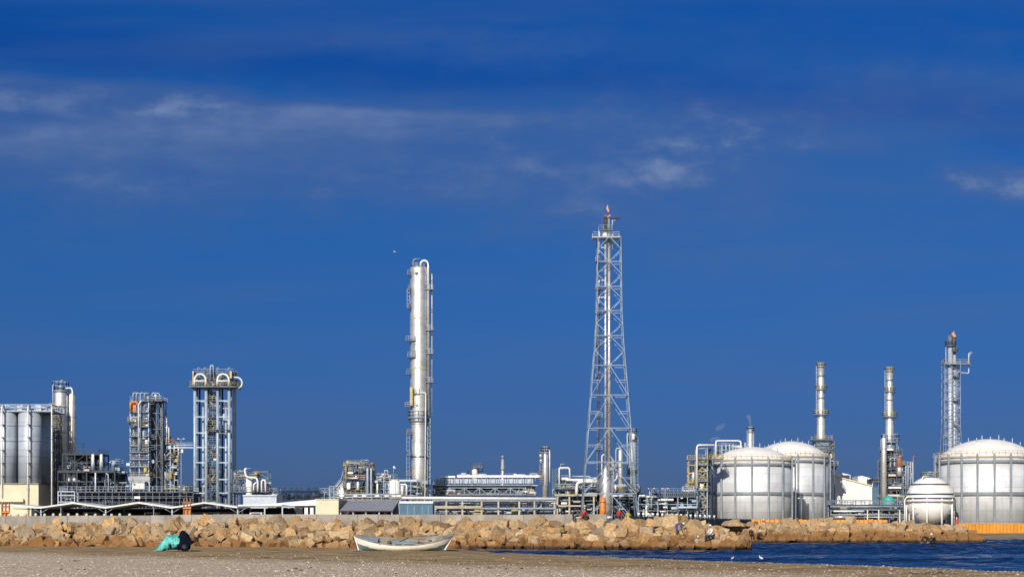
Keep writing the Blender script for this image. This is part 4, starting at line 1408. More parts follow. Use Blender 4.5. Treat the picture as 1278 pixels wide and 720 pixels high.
for yy in (361, 412, 441, 476.5):
    t.deck(531.5, 540.5, yy, -1.8, 2.2, 'galv', 'pale', 0.25, rstep=1.0)
    t.pipe('bracket', [(532, yy + 5, 0), (539, yy, 0)], 0.45, 'galv', n=4)
for yy in (349, 385): t.pipe('bracket', [(537, yy + 3, 0), (541.5, yy - 1, 0)], 0.5, 'dim', n=4)
q = MB()
q.frame([t.x(532.6), t.x(537.2)], [0.6, 2.0], [t.h(655 - 9 * i) for i in range(16)], 0.14, 'x', 0.1)
t.put('pipe_support_tower', q, 'blue')
t.pipe('down_pipe', [(533.8, 655, 1), (533.8, 519, 1)], 0.6, 'bluewall')
t.ladder(535.2, 655, 519, 0.2, 'blue')
for yy in (520.5,): t.ringdeck(522.3, 9.4, 13.4, yy, 'galv', 'pale', hr=1.7)
t.ringdeck(522.3, 9.4, 13.0, 525.0, 'dim', 'galv')
q = MB(); q.ring(0, 0, 9.3 * k, 10.6 * k, t.h(529), t.h(521), 32); q.obj('transition_collar', 'clad', t.root)
for (a, b2, yy, rm) in ((508.5, 512, 343.5, 'galv'), (509.3, 511.8, 362.5, 'galv'), (509.3, 511.8, 385, 'galv'), (506.5, 519, 425.5, 'galv'), (508.5, 519, 446, 'galv'), (507, 512, 467, 'galv'),
                    (505.5, 514, 507.5, 'yellow'), (516, 524, 491.5, 'galv'), (507.5, 513, 541.5, 'yellow'), (507.5, 513, 568, 'galv'), (507, 512.5, 593, 'yellow')):
    t.deck(a, b2, yy, -2.9, 0, 'dim', rm, 0.3, rstep=1.0)
for a, yb, yt, mm in ((510.3, 385, 362, 'galv'), (516.5, 446, 425, 'galv'), (509.8, 567, 542, 'galv'), (509.8, 593, 568, 'galv'), (509.8, 618, 594, 'galv')):
    t.ladder(a, yb, yt, -2.4, mm)
t.box('yellow_ladder_cage', 512.3, 515.6, 484, 506.5, -3.0, -2.2, 'yellow')
t.pipe('davit', [(515.5, 333, 0), (515.5, 326, 0), (517, 323.5, 0), (524.5, 322.8, 0)], 0.55, 'yellow', fil=1)
q = MB(); q.rail([(9.5 * k * math.cos(i * math.pi / 6), 9.5 * k * math.sin(i * math.pi / 6), t.h(333.6)) for i in range(12)], 0.9, .1, 4, True); t.put('top_railing', q, 'pale')
t.clutter(512, 534, 598, 620, -3.5, -2.4, 8, 77, ['white', 'pale', 'galv'])

# ------------------------------------------------------------------ long air cooler unit
t = T('air_cooler_unit', 'long multi level air cooler rack with a white roof strip right of the tall column', 'air cooler rack', 606, 575)
t.box('roof_strip', 550, 568, 593.6, 595.8, 0, 10, 'white')
t.box('roof_strip', 570.3, 674.5, 592.7, 595.6, 0, 10, 'white')
for i in range(11): t.box('cooler_bay', 544 + 11.1 * i, 554.2 + 11.1 * i, 597.4, 603.2, 0.5, 9.5, 'pale')
for i in range(23): t.box('roof_post', 545 + 5.6 * i - .3, 545 + 5.6 * i + .3, 595.8, 604, 0.1, 0.4, 'galv')
t.deck(539, 668, 604.6, -.6, 11, 'galv', 'galv', 0.4, rstep=1.6)
t.box('header_beam', 540, 664, 605.3, 607.8, 0.2, 10, 'dim')
xs_ = [541 + 9.6 * i for i in range(14)]
t.frame(xs_[::2], [608.6, 616.2], (0.2, 5, 10), 1.1, 'galv', 'v', bw=0.75, base=655)
t.deck(540, 668, 617, -1, 11, 'dim', 'galv', 0.4, rstep=2)
t.box('shade_backing', 541, 664, 608, 616, 10.3, 10.5, 'dark')  # dark sheet added as painted shade behind the cooler frame
t.clutter(542, 668, 609, 617, 1, 9, 44, 81, ['dim', 'beige', 'yellow', 'dark', 'blue', 'galv', 'pale'])
t.clutter(542, 575, 609, 618, -1.5, 0, 12, 83, ['beige', 'yellow', 'rustm', 'pale'])
t.clutter(640, 672, 604, 618, -1.5, 3, 22, 84, ['beige', 'yellow', 'pale', 'cladpale', 'white', 'galv'])
t.clutter(570, 672, 589.5, 593, 2, 8, 14, 82, ['pale', 'dim', 'galv', 'white'])
t = T('small_tower', 'small white drum in a steel frame rising over the air cooler roof', 'process tower', 594, 590)
t.vessel('white_drum', 592.5, 3.6, 655, 583, 'white', n=18)
t.deck(588, 603, 583, -1.4, 2, 'dim', 'dim', 0.3, rstep=1.3)
t.frame([589, 596.5, 602.5], [583, 588, 593], (1, 3), 0.8, 'dim', base=655)
t.pipe('vent_pipe', [(584, 594, 0), (584, 587, 0)], 1.0, 'dark')
t.pipe('handrail', [(579, 592.5, 0), (588, 590.5, 0)], 0.5, 'dim')
t.box('fan_box', 589, 602, 580.6, 583, 0, 2.5, 'dim')
t = T('chimney', 'slim pale chimney with a grey cap rising behind the air cooler roof', 'chimney', 627.3, 592)
t.vessel('chimney_shaft', 627.3, 2.2, 655, 569, 'cladpale', top=0.0, n=16, r1=1.9)
t.vessel('chimney_cap', 627.3, 2.25, 572.5, 568.2, 'galv', top=0.3, n=16)
t.vessel('chimney_band', 627.3, 2.3, 587, 582, 'beige', top=0.0, n=16)
t = T('distillation_column', 'short silver column with a yellow top platform at the right end of the air coolers', 'column', 680.6, 555)
t.vessel('column_shell', 680.6, 3.7, 655, 563, 'clad', rings=(566, 605))
t.ringdeck(680.6, 3.6, 5, 564, 'galv', 'yellow', hr=1.4)
t.pipe('overhead_pipe', [(680.6, 564, 0), (680.6, 560.5, -.4), (685.3, 561, -.4), (686, 564, -.4), (686, 601, -.4)], 0.75, 'white', fil=1.5)
for yy, mm in ((569, 'yellow'), (575, 'galv'), (598, 'yellow'), (603, 'galv')): t.deck(672.5, 678, yy, -1, 1, 'dim', mm, 0.25, rstep=1)
t.ladder(675.5, 603, 569, 0, 'yellow')
t.vessel('valve', 674.5, 1.4, 571, 567, 'white', -.6, n=8)
t.vessel('valve', 675, 1.3, 577, 573.5, 'white', -.6, n=8)
t.box('red_box', 672, 674, 588.5, 592, -.4, .4, 'rustm')

# ------------------------------------------------------------------ long white transfer pipe and its rack
t = T('pipe_rack', 'beige pipe rack carrying one long thick white pipe behind the sea wall', 'pipe rack', 600, 520)
t.pipe('thick_white_pipe', [(498, 620.9, 0), (694, 622.2, 0)], 1.75, 'white', n=12)
for i, (yy, mm, r) in enumerate(((626.5, 'pale', .7), (629, 'galv', .7), (638, 'pale', .8), (640.5, 'galv', .6), (625, 'dim', .6))): t.pipe('pipe_run', [(541, yy, 2 + i), (694, yy, 2 + i)], r, mm)
xs_ = [541, 557, 577, 601, 622, 648, 667, 692]
for px in xs_: t.box('post', px - 1.1, px + 1.1, 623.3, 655.2, .2, .7, 'beige')
t.box('beam', 541, 601, 631, 634.2, -.25, .18, 'beige')
t.box('beam', 601, 694, 633, 635, -.25, .18, 'galv')
t.box('beam', 541, 694, 623.6, 625, .05, .15, 'galv')
t.box('shade_backing_box', 543, 600, 636, 655, 6, 10, 'dark')  # dark boxes added as backing, their colour standing for shade under the pipes
t.box('shade_backing_box', 603, 690, 636.5, 655, 6, 10, 'bluewall')
t.frame([541, 577, 622, 667, 693], [624.5, 634, 644], (4, 10.5), 0.9, 'dim', base=655)
t.box('shade_backing', 541, 693, 625, 655, 10.7, 10.9, 'dark')  # added dark backing, painted shade behind the pipe runs
t.clutter(541, 692, 624, 633, 1.5, 5, 56, 91, ['dim', 'dark', 'blue', 'galv', 'pale', 'white', 'beige'])
t.clutter(541, 692, 634, 648, 1.5, 5, 50, 92, ['dim', 'dark', 'blue', 'galv', 'beige', 'yellow', 'white'])

# ------------------------------------------------------------------ pipe jungle left of the flare tower
t = T('process_unit', 'tangle of white pipes and beige beams between short column and lattice flare tower', 'process unit', 712, 548)
t.frame([690, 694, 698], [585, 595, 605, 616, 626], (3, 7), 0.9, 'bluewall', 'x', bw=0.6, base=655)
t.frame([697.5, 711], [584.5, 593, 604, 616], (1.5, 4.5), 0.9, 'galv', base=655, name='portal_frame')
t.pipe('white_pipe', [(698, 606, 0.5), (698, 583.5, 0.5), (710.8, 583.5, 0.5), (711.3, 597, 0.5)], 1.0, 'white', fil=2)
t.pipe('white_pipe', [(706, 598.6, 0), (746, 598.6, 0)], 1.5, 'white', n=10)
t.pipe('white_pipe', [(748, 600.8, -1), (728, 600.8, -1), (720.5, 602, -1), (719.4, 608, -1), (719.4, 618, -1)], 1.9, 'white', fil=4, n=10)
t.pipe('white_pipe', [(694, 627.3, -2.5), (690.5, 628, -2.5), (687.2, 632, -2.5), (687, 655, -2.5)], 1.9, 'white', fil=4, n=10)
t.pipe('white_pipe', [(714, 594, 2), (737, 594, 2), (737, 610, 2)], 0.9, 'pale')
t.pipe('vent_pipe', [(700, 583, 2), (700, 578.5, 2), (706, 578.5, 2)], 0.4, 'pale')
for px in (695.5, 710.5, 728, 741): t.box('beige_post', px - 1, px + 1, 617, 655.2, -.5, 0, 'beige')
t.box('beige_beam', 692, 745, 616.4, 618.6, -.8, -.52, 'beige')
t.box('beige_beam', 694, 731, 630, 632, -.8, -.52, 'beige')
t.deck(692, 745, 609, 0, 9, 'dim', 'beige', 0.35, rstep=1.6)
t.deck(692, 745, 624, 1, 9, 'dim', 'galv', 0.35, rstep=1.6)
t.drum('white_drum', 700, 708, 628, 1.6, 'white', -.9)
t.box('shade_backing', 692, 800, 612, 655, 10, 10.3, 'dark')  # added dark backing puts shade behind the pipe tangle
t.clutter(690, 746, 596, 617, .5, 8, 62, 101, ['beige', 'white', 'pale', 'galv', 'yellow', 'dim', 'cladpale', 'blue'])
t.clutter(690, 748, 617, 648, .8, 8, 64, 102, ['beige', 'dark', 'blue', 'galv', 'dim', 'white', 'dark', 'bluewall'])
t = T('process_unit', 'dark blue pipework bank seen through the foot of the lattice flare tower', 'process unit', 775, 552)
t.frame([750, 762, 774, 786, 800], [604, 612, 622, 632], (2, 8), 0.9, 'blue', base=655)
t.deck(748, 800, 613, 1, 8, 'dim', 'yellow', 0.4, rstep=1.6)
t.pipe('white_pipe', [(750, 618.5, 0), (790, 618.5, 0)], 1.1, 'white')
t.pipe('white_pipe', [(766, 610, 0), (766, 600, 0), (770, 597, 0), (770, 590, 0)], 0.9, 'white')
t.pipe('white_pipe', [(768, 613, -.5), (768, 604, -.5)], 1.3, 'white')
t.clutter(749, 798, 604, 620, 1, 7, 36, 103, ['blue', 'dim', 'yellow', 'pale', 'white', 'dark'])
t.clutter(749, 798, 620, 648, 1, 7, 46, 104, ['bluewall', 'dark', 'dim', 'blue', 'galv', 'dark'])


# ------------------------------------------------------------------ lattice flare tower
t = T('flare_tower', 'tallest lattice flare tower with twin riser pipes and a small flame on top', 'flare tower', 760, 520)
C0 = 760.0
k = t.k
HW = [(297, 14.2), (390, 15.6), (430, 17.6), (480, 21.8), (540, 26.4), (655, 35.0)]
yc = lambda px, yy, dy: Vector(((px - 760) * k, dy, t.h(yy)))
hw = lambda yy: lerp_tab(HW, yy)
SH = lambda yy: -2.6 * (655 - yy) / 360 * 0             # the tower stands plumb
nodes = [297, 330, 360, 390, 430, 480, 540, 655]
for sx in (-1, 1):
    for sy in (0, 1):
        q = MB()
        q.tube([(sx * hw(yy) * k, (sy * 2 - 1) * hw(yy) * k, t.h(yy)) for yy in nodes], 0.58 * k, 8)
        t.put('leg', q, 'lattice')
lev = [297, 328, 359, 389, 420, 457, 494, 535, 577, 616]
for i, yy in enumerate(lev):
    w = hw(yy) * k
    q = MB()
    z = t.h(yy)
    for a, b2 in (((-w, -w), (w, -w)), ((w, -w), (w, w)), ((w, w), (-w, w)), ((-w, w), (-w, -w))):
        q.beam((*a, z), (*b2, z), 0.15)
    for sx in (-1, 1): q.beam((sx * w, -w, z), (0, 0, z), 0.10)
    t.put('cross_girder', q, 'lattice')
    if i == 0: continue
    y0 = lev[i - 1]
    w0 = hw(y0) * k
    ym = (yy + y0) / 2
    wm = hw(ym) * k
    q = MB()
    for face in range(4):
        rot = Matrix.Rotation(face * math.pi / 2, 3, 'Z')
        if i <= 5:
            segs = [((0, -w0, t.h(y0)), (wm, -wm, t.h(ym))), ((wm, -wm, t.h(ym)), (0, -w, z)), ((0, -w0, t.h(y0)), (-wm, -wm, t.h(ym))), ((-wm, -wm, t.h(ym)), (0, -w, z))]
        else:
            segs = [((0, -w0, t.h(y0)), (w, -w, z)), ((0, -w0, t.h(y0)), (-w, -w, z)), ((w0 * .5 + w * .5, -wm, t.h(ym)), (w * .5, -wm, t.h(ym))), ((-w0 * .5 - w * .5, -wm, t.h(ym)), (-w * .5, -wm, t.h(ym)))]
        for a, b2 in segs: q.beam(rot @ Vector(a), rot @ Vector(b2), 0.13 if face in (0, 2) else 0.10)
    t.put('lattice_bracing', q, 'lattice')
q = MB()
w, w0 = hw(655) * k, hw(616) * k
for face in range(4):
    rot = Matrix.Rotation(face * math.pi / 2, 3, 'Z')
    for sx in (-1, 1): q.beam(rot @ Vector((0, -w0, t.h(616))), rot @ Vector((sx * w, -w, t.h(655))), 0.15)
t.put('lattice_bracing', q, 'lattice')
t.pipe('riser_pipe', [(755.6, 600, 0), (755.6, 290, 0)], 1.35, 'cladpale', n=12)
t.pipe('riser_pipe', [(760.2, 600, -.3), (760.2, 290, -.3)], 1.75, 'clad', n=12)
for yy in lev[1:8]: t.box('riser_clamp', 753.5, 762.5, yy - .5, yy + .5, -.7, .7, 'dim')
q = MB()
xa = [t.x(745.5), t.x(748.5)]
q.frame(xa, [1.2, 2.2], [t.h(612 - 8.5 * i) for i in range(37)], 0.13, 'x', 0.09)
t.put('caged_ladder', q, 'dim')
for i, yy in enumerate((560, 520, 470, 430, 390, 360, 325)): t.deck(743.5, 752.5, yy, .2, 2.8, 'dim', 'pale', 0.22, rstep=1.2)
t.pipe('pilot_gas_pipe', [(747, 600, .4), (747, 300, .4)], 0.5, 'dim')
for yy in (309, 350, 371): t.pipe('pipe_bend', [(747.5, yy + 8, 0), (747.5, yy, 0), (755, yy, 0)], 0.7, 'white', fil=1.5)
t.deck(739.3, 773, 297, -2.9, 2.9, 'pale', 'pale', 0.35, rstep=1.6)
t.deck(747, 764.5, 287.5, -1.6, 1.6, 'dim', 'galv', 0.3, rstep=1.2)
t.pipe('platform_post', [(747.5, 312, -1), (747.5, 288, -1)], 0.75, 'white')
t.vessel('seal_drum', 755, 3.2, 297, 288.5, 'white', bot=.3, n=16)
t.vessel('yellow_collar', 755, 2, 288, 284.5, 'yellow', n=14, top=0)
t.vessel('flare_tip', 755.6, 2.3, 286, 270.5, 'dark', n=16, top=0)
t.vessel('tip_crown', 755.6, 3.0, 271.5, 269, 'dim', n=16, top=0)
for px in (753.6, 757.6): t.pipe('pilot_pipe', [(px, 286, -.6), (px, 269, -.6)], 0.3, 'rustm', n=5)
t.pipe('steam_pipe', [(760, 297, -.4), (760, 273, -.4), (758, 271, -.4)], 0.75, 'pale')
t.pipe('davit_post', [(764.3, 312, 0), (764.3, 272, 0)], 0.75, 'pale')
t.deck(758, 774, 271.8, -.6, .6, 'dark', 'dark', 0.3, rail=False, name='davit_platform')
t.pipe('davit_strut', [(764.5, 277, 0), (770.5, 272.3, 0)], 0.5, 'pale', n=4)
b = MB()
b.lathe(t.x(755.8), 0, [(7.2 * k, t.h(655)), (7.2 * k, t.h(598)), (2.2 * k, t.h(586)), (2.0 * k, t.h(582))], 28)
t.put('knock_out_drum', b, 'clad')
t.vessel('orange_base_drum', 751.8, 3.9, 655, 620.5, 'orange', -1.5, top=0.05, n=20)
t.pipe('spiral_pipe', [(749, 600, -1.7), (754, 593, -1.8), (760, 590, -1.7), (765, 592, -1)], 0.5, 'galv')
t.clutter(757, 763, 582, 592, -1, 1, 6, 105, ['dim', 'galv', 'yellow'])
t.pipe('side_riser', [(763.8, 655, -1.2), (763.8, 572, -1.2), (760, 568, -.6)], 0.7, 'pale')


def fire_mat(name, col, st):
    m = bpy.data.materials.new(name)
    m.use_nodes = True
    N = NT(m.node_tree)
    b = m.node_tree.nodes['Principled BSDF']
    b.inputs['Base Color'].default_value = (0.1, 0.03, 0.01, 1)
    geo = N.n('ShaderNodeNewGeometry')
    nz = N.noise(geo.outputs['Position'], 0.9, 3.0)
    N.put(b.inputs['Emission Color'], N.mix(nz, col, (1.0, 0.5, 0.16, 1)))
    b.inputs['Emission Strength'].default_value = st
    return m


M['fire'] = fire_mat('gas_flame', (0.9, 0.16, 0.05, 1), 1.1)


def flame(px, py, d, w, h, lean, label, sd):
    """tongue of burning gas: px, py = its foot"""
    b = MB()
    k = d / F
    n, rows = 14, 12
    g = random.Random(sd)
    vs = []
    for j in range(rows + 1):
        t_ = j / rows
        r = w * k * (math.sin(math.pi * min(1, t_ * 0.85 + 0.12)) ** 0.9) * (1 - t_ * 0.55) + 0.01
        ox = lean * k * t_ ** 1.4 + 0.3 * w * k * math.sin(t_ * 7 + sd)
        for i in range(n):
            a = 2 * math.pi * i / n
            rr = r * (1 + 0.3 * noise.noise((math.cos(a) * 1.5, math.sin(a) * 1.5 + sd, t_ * 3)))
            vs.append((ox + rr * math.cos(a), rr * math.sin(a), t_ * h * k))
    fs = [(j * n + i, j * n + (i + 1) % n, (j + 1) * n + (i + 1) % n, (j + 1) * n + i) for j in range(rows) for i in range(n)]
    b.add(vs, fs, True)
    o = b.obj('flame', 'fire')
    o.location = (PX(px, d), d, PZ(py, d))
    return tag(o, label, 'flame')


flame(758.8, 264.5, 520, 1.5, 8.5, -1.0, 'small orange flame above the tallest lattice flare tower', 1)
flame(759.6, 270.5, 519, 1.7, 2.6, 2.0, 'low red lick of flame beside the dark tip of the tallest flare tower', 4)

# ------------------------------------------------------------------ columns behind the flare tower
t = T('distillation_column', 'slim pale column with a pipe loop seen through the flare tower lattice', 'column', 774.3, 590)
t.vessel('column_shell', 774.3, 2.9, 655, 561, 'cladpale', rings=(575,))
t.pipe('overhead_pipe', [(774, 563, 0), (774, 558.8, 0), (769.3, 559, 0), (768.6, 563, 0), (768.6, 600, 0)], 0.8, 'pale', fil=1.5)
t.vessel('skirt', 774.3, 3.3, 655, 604, 'bluewall', n=16, top=0)
t = T('distillation_column', 'taller grey column with side ladders right behind the flare tower', 'column', 789.2, 600)
t.vessel('column_shell', 789.2, 4.9, 655, 538, 'silo', rings=(549, 580))
t.ringdeck(789.2, 4.8, 6.2, 549.5, 'dim', 'galv')
t.ringdeck(789.2, 4.8, 6.0, 539, 'dim', 'galv', hr=1)
t.ringdeck(789.2, 4.8, 6.4, 590.5, 'dim', 'yellow', hr=1)
t.vessel('top_drum', 789.8, 2.4, 549, 541, 'white', -1.2, n=14, bot=.4)
t.pipe('side_pipe', [(786, 541, -1), (782.8, 541, -1), (782.6, 545, -1), (782.6, 606, -1)], 0.9, 'pale', fil=1.5)
t.ladder(794.5, 640, 545, -.6, 'galv')
t.pipe('lamp_arm', [(786, 538, 0), (786, 535.5, 0), (793, 536.5, 0)], 0.4, 'pale')
t = T('pipe_loop', 'tall narrow white pipe loop standing left of the flare tower riser pipes', 'pipe loop', 753, 585)
t.pipe('loop_pipe', [(751.2, 655, 0), (751.2, 569, 0), (752.2, 567.3, 0), (756, 567.3, 0)], 0.75, 'white', fil=1.5)
t.pipe('loop_pipe', [(766, 655, 0), (766, 574, 0), (763, 572, 0)], 0.7, 'pale', fil=1.5)

# ------------------------------------------------------------------ rack between the flare tower and the tanks
t = T('pipe_rack', 'dark rack with ribbed cooling bank and short white pipes left of the yellow braced tower', 'pipe rack', 835, 550)
t.frame([797, 809, 821, 833, 846, 858, 870], [619.5, 629, 637], (0, 4, 9), 0.9, 'blue', base=655)
t.deck(816, 870, 614.4, -.5, 9, 'dim', 'galv', 0.3, rstep=1.0)
for i in range(20): t.box('cooling_fin', 820 + 2.45 * i, 821.2 + 2.45 * i, 614.8, 618.4, -.6, -.1, 'dim')
t.box('cooling_bank', 819, 869, 615, 619.4, 0, 8.5, 'dark')
t.box('shade_backing', 797, 870, 619, 655, 9.3, 9.5, 'dark')  # dark sheet added to stand for shade deep in the rack
t.box('shade_backing_box', 800, 868, 636, 655, 5, 8, 'dark')  # dark backing box added as painted shade low in the rack
for a, b2, yy, r, mm in ((797, 805, 618.3, 1.2, 'white'), (806, 819, 619.6, 1.3, 'white'), (820.5, 840.5, 623.5, 1.5, 'white'), (849, 852, 621.4, .8, 'white'), (846, 870, 633, 1.6, 'pale'),
                       (822.5, 831, 628.5, .8, 'white'), (827, 832.5, 633, .9, 'white'), (823, 831, 638, 1.1, 'cladpale'), (837, 845, 634, 1.9, 'pale')):
    t.drum('white_pipe', a, b2, yy, r, mm, -1.2)
t.pipe('vent_pipe', [(811, 619, 0), (811, 612.5, 0)], 1.0, 'pale')
t.pipe('drop_pipe', [(813, 620, -1), (813, 625, -1)], 0.9, 'white')
t.vessel('white_vessel', 806.5, 1.5, 655, 630, 'white', -1, n=12)
t.clutter(798, 869, 621, 634, 0, 6, 60, 111, ['dark', 'blue', 'dim', 'galv', 'bluewall', 'pale'])
t.clutter(798, 869, 634, 648, 0, 6, 50, 112, ['dark', 'bluewall', 'dim', 'pale', 'rustm', 'beige'])
t.deck(853, 867, 611.3, 0, 4, 'white', 'pale', 0.5, rstep=1)
for px in (853, 858): t.pipe('leg', [(px, 614.5, .5), (px + 1.5, 611.8, .5)], 0.5, 'pale', n=4)
t = T('braced_tower', 'yellow cross braced pipe tower at the left edge of the storage tanks', 'pipe tower', 876, 556)
lv = [558.5, 571, 579, 588, 600, 611, 622, 633, 645]
t.frame([870.2, 882.8], lv, (0, 5), 1.3, 'galv', base=655)
t.frame([870.8, 882.2], lv[1:], (0.4, 4.6), 0.5, 'yellow', 'x', bw=0.8, name='cross_bracing')
t.box('shaded_column', 885.3, 888, 559, 655, 1.5, 3.5, 'dark')  # box painted near black to stand for a column in shade
t.pipe('white_pipe', [(869.4, 609, -1), (869.4, 557.5, -1), (871, 555.3, -1), (892, 555.3, -1)], 1.05, 'white', fil=2)
for yy in (572.5, 580, 600, 611.5): t.deck(869, 885, yy, -.4, 5.3, 'dim', 'yellow', 0.3, rstep=1.5)
t.deck(885, 902, 572.5, -2, 3, 'dim', 'yellow', 0.3, rstep=1)
t.clutter(871, 883, 573, 590, .6, 4, 20, 113, ['beige', 'cladpale', 'yellow', 'dim', 'white', 'rustm'])
t.clutter(871, 883, 590, 612, .6, 4, 22, 114, ['galv', 'blue', 'beige', 'dim', 'pale', 'white'])
t.clutter(871, 883, 612, 648, .6, 4, 14, 115, ['dim', 'beige', 'dark'])
t.frame([860, 868], [573, 580, 590, 601, 610], (1, 5), 0.9, 'yellow', base=655, name='side_frame')
t.deck(859, 871, 573, .6, 5.4, 'dim', 'yellow', 0.3, rstep=1)
t.deck(857.5, 869, 607.5, .6, 5.4, 'dim', 'yellow', 0.3, rstep=1)
t.pipe('white_pipe', [(865.2, 600, 0), (865.2, 589, 0)], 1.1, 'white')
t.pipe('lamp_arm', [(862, 573, 1), (862, 568.3, 1), (858, 568.3, 1)], 0.4, 'pale')
t.clutter(859, 869, 592, 607, 1.4, 4, 14, 116, ['yellow', 'dim', 'galv', 'pale'])
t.clutter(859, 868, 574, 590, 1.4, 4, 8, 117, ['dim', 'dark', 'yellow'])
t = T('pipe_bridge', 'white overhead pipe bridge crossing behind the front storage tank', 'pipe bridge', 908, 580)
t.pipe('white_pipe', [(893.5, 573, 0), (893.5, 551, 0), (895, 549.8, 0), (922, 549.8, 0), (924.5, 551, 0), (925, 575, 0)], 0.95, 'white', fil=1.5)
t.pipe('white_pipe', [(894, 553, 1), (919, 553, 1)], 0.7, 'pale')
t.frame([893, 899, 906, 913, 919, 925], [555, 562, 570], (1, 4), 0.8, 'galv', base=655)
for px, yt in ((901, 556), (906, 554.5), (910.5, 554), (915, 554), (930, 552), (934.5, 553)): t.vessel('vent_stub', px, 1.0, 575, yt, 'pale', 0, n=8)
t.clutter(893, 925, 555, 570, 1, 4, 18, 118, ['pale', 'white', 'galv', 'yellow'])


# ------------------------------------------------------------------ storage tanks
def tank(px, d, r, ywall, ydome, ymid, nposts, ph, label):
    t = T('storage_tank', label, 'tank', px, d)
    k = t.k
    R_ = r * k
    zt, zd = t.h(ywall), t.h(ydome)
    b = MB()
    b.lathe(0, 0, [(R_, 0), (R_, zt)], 96)
    t.put('tank_wall', b, 'tank')
    b = MB()
    hd = zd - zt
    rs = (R_ * R_ + hd * hd) / (2 * hd)
    prof = []
    a1 = math.asin(R_ / rs)
    for i in range(13):
        a = a1 * (1 - i / 12)
        prof.append((max(0.001, rs * math.sin(a)), zt + 0.004 + hd - rs * (1 - math.cos(a))))
    b.lathe(0, 0, prof, 96)
    rf = t.put('dome_roof', b, 'dome')
    b = MB()
    for i in range(48):
        a = i * math.pi / 24
        p = (R_ * .985 * math.cos(a), R_ * .985 * math.sin(a), zt + .05)
        b.beam(p, (p[0], p[1], zt + 1.25), 0.08)
    b.ring(0, 0, R_ * .985 - .05, R_ * .985 + .05, zt + 1.2, zt + 1.28, 96)
    b.ring(0, 0, R_ * .985 - .05, R_ * .985 + .05, zt + .62, zt + .68, 96)
    q = b.obj('roof_railing', 'yellow', rf)
    for i in range(9):
        a = a1 * (i / 8 - 0.5) * 1.1
        x = rs * math.sin(a)
        q = MB()
        q.tube([(x, -1.5 - (i % 3), zd - rs * (1 - math.cos(a)) - .35), (x, -1.5 - (i % 3), zd - rs * (1 - math.cos(a)) + (0.9 if i % 2 else 0.5))], .12, 8)
        q.obj('roof_vent', 'pale', rf)
    for yy, w in ((ywall + 6.5, .30), (ymid, .36)):
        b = MB()
        z = t.h(yy)
        b.ring(0, 0, R_ + .01, R_ + .55, z - w, z + w, 96)
        t.put('ring_girder', b, 'stanchion')
    b = MB()
    b.ring(0, 0, R_ + .01, R_ + .3, zt - .35, zt + .02, 96)
    t.put('roof_kerb', b, 'beige')
    for i in range(nposts):
        a = ph + 2 * math.pi * i / nposts
        b = MB()
        c, s_ = math.cos(a), math.sin(a)
        b.beam(((R_ + .62) * c, (R_ + .62) * s_, 0), ((R_ + .62) * c, (R_ + .62) * s_, zt + .5), 0.42)
        t.put('stanchion', b, 'stanchion')
    return t


t = tank(939, 571, 50.3, 574, 557.5, 616, 16, math.radians(-90 - 7.5), 'front silver domed tank of the overlapping pair')
t = tank(986.5, 604, 47.3, 570, 550.5, 616.5, 16, math.radians(-90 + 3), 'rear silver domed tank of the overlapping pair, partly shadowed by the front one')
t = tank(1233, 491, 61.5, 570.5, 547.8, 616.5, 20, math.radians(-90 - 6), 'silver domed tank cut by the right edge of the picture')
t = T('vent_stack', 'short grey vent stack with a steam plume behind the front tank roof', 'vent stack', 936.5, 640)
t.vessel('stack_shaft', 936.5, 3.4, 655, 535, 'cladpale', top=0.1, n=18)
t.ringdeck(936.5, 3.3, 4.6, 538, 'galv', 'pale', hr=1.3)
for px in (932.3, 940.5): t.pipe('side_pipe', [(px, 575, -.4), (px, 536, -.4)], 0.4, 'pale', n=5)

# ------------------------------------------------------------------ tall furnace stacks
def stack(px, ytop, decks, ybase, label):
    t = T('furnace_stack', label, 'stack', px, 625)
    b = MB()
    k = t.k
    b.lathe(0, 0, [(6.0 * k, t.h(ybase)), (5.6 * k, t.h(ybase - 6)), (4.9 * k, t.h(decks[1])), (4.2 * k, t.h(decks[0])), (4.1 * k, t.h(ytop)), (3.3 * k, t.h(ytop)), (3.2 * k, t.h(ytop + 4))], 24)
    sh = t.put('stack_shaft', b, 'cladpale')
    for yy in (ytop + 14, decks[0] + 12):
        q = MB(); q.ring(0, 0, 4.0 * k, 4.75 * k, t.h(yy) - .2, t.h(yy) + .2, 24); q.obj('flange_ring', 'dim', sh)
    t.ringdeck(px, 4.0, 6.0, ytop + 1.6, 'galv', 'yellow', hr=.9)
    t.ringdeck(px, 4.3, 7.2, decks[0], 'galv', 'yellow', hr=1.0)
    t.ringdeck(px, 4.9, 9.6, decks[1], 'galv', 'yellow', hr=1.1)
    for yy, rr in ((decks[0], 7.3), (decks[1], 9.7)):
        for a in range(6):
            q = MB()
            c, s_ = math.cos(a * math.pi / 3), math.sin(a * math.pi / 3)
            q.beam((4.2 * k * c, 4.2 * k * s_, t.h(yy + 6)), (rr * k * c, rr * k * s_, t.h(yy + .6)), .14)
            t.put('deck_bracket', q, 'dim')
    t.ladder(px - 4.6, decks[1], ytop + 2, -.3, 'pale')
    return t


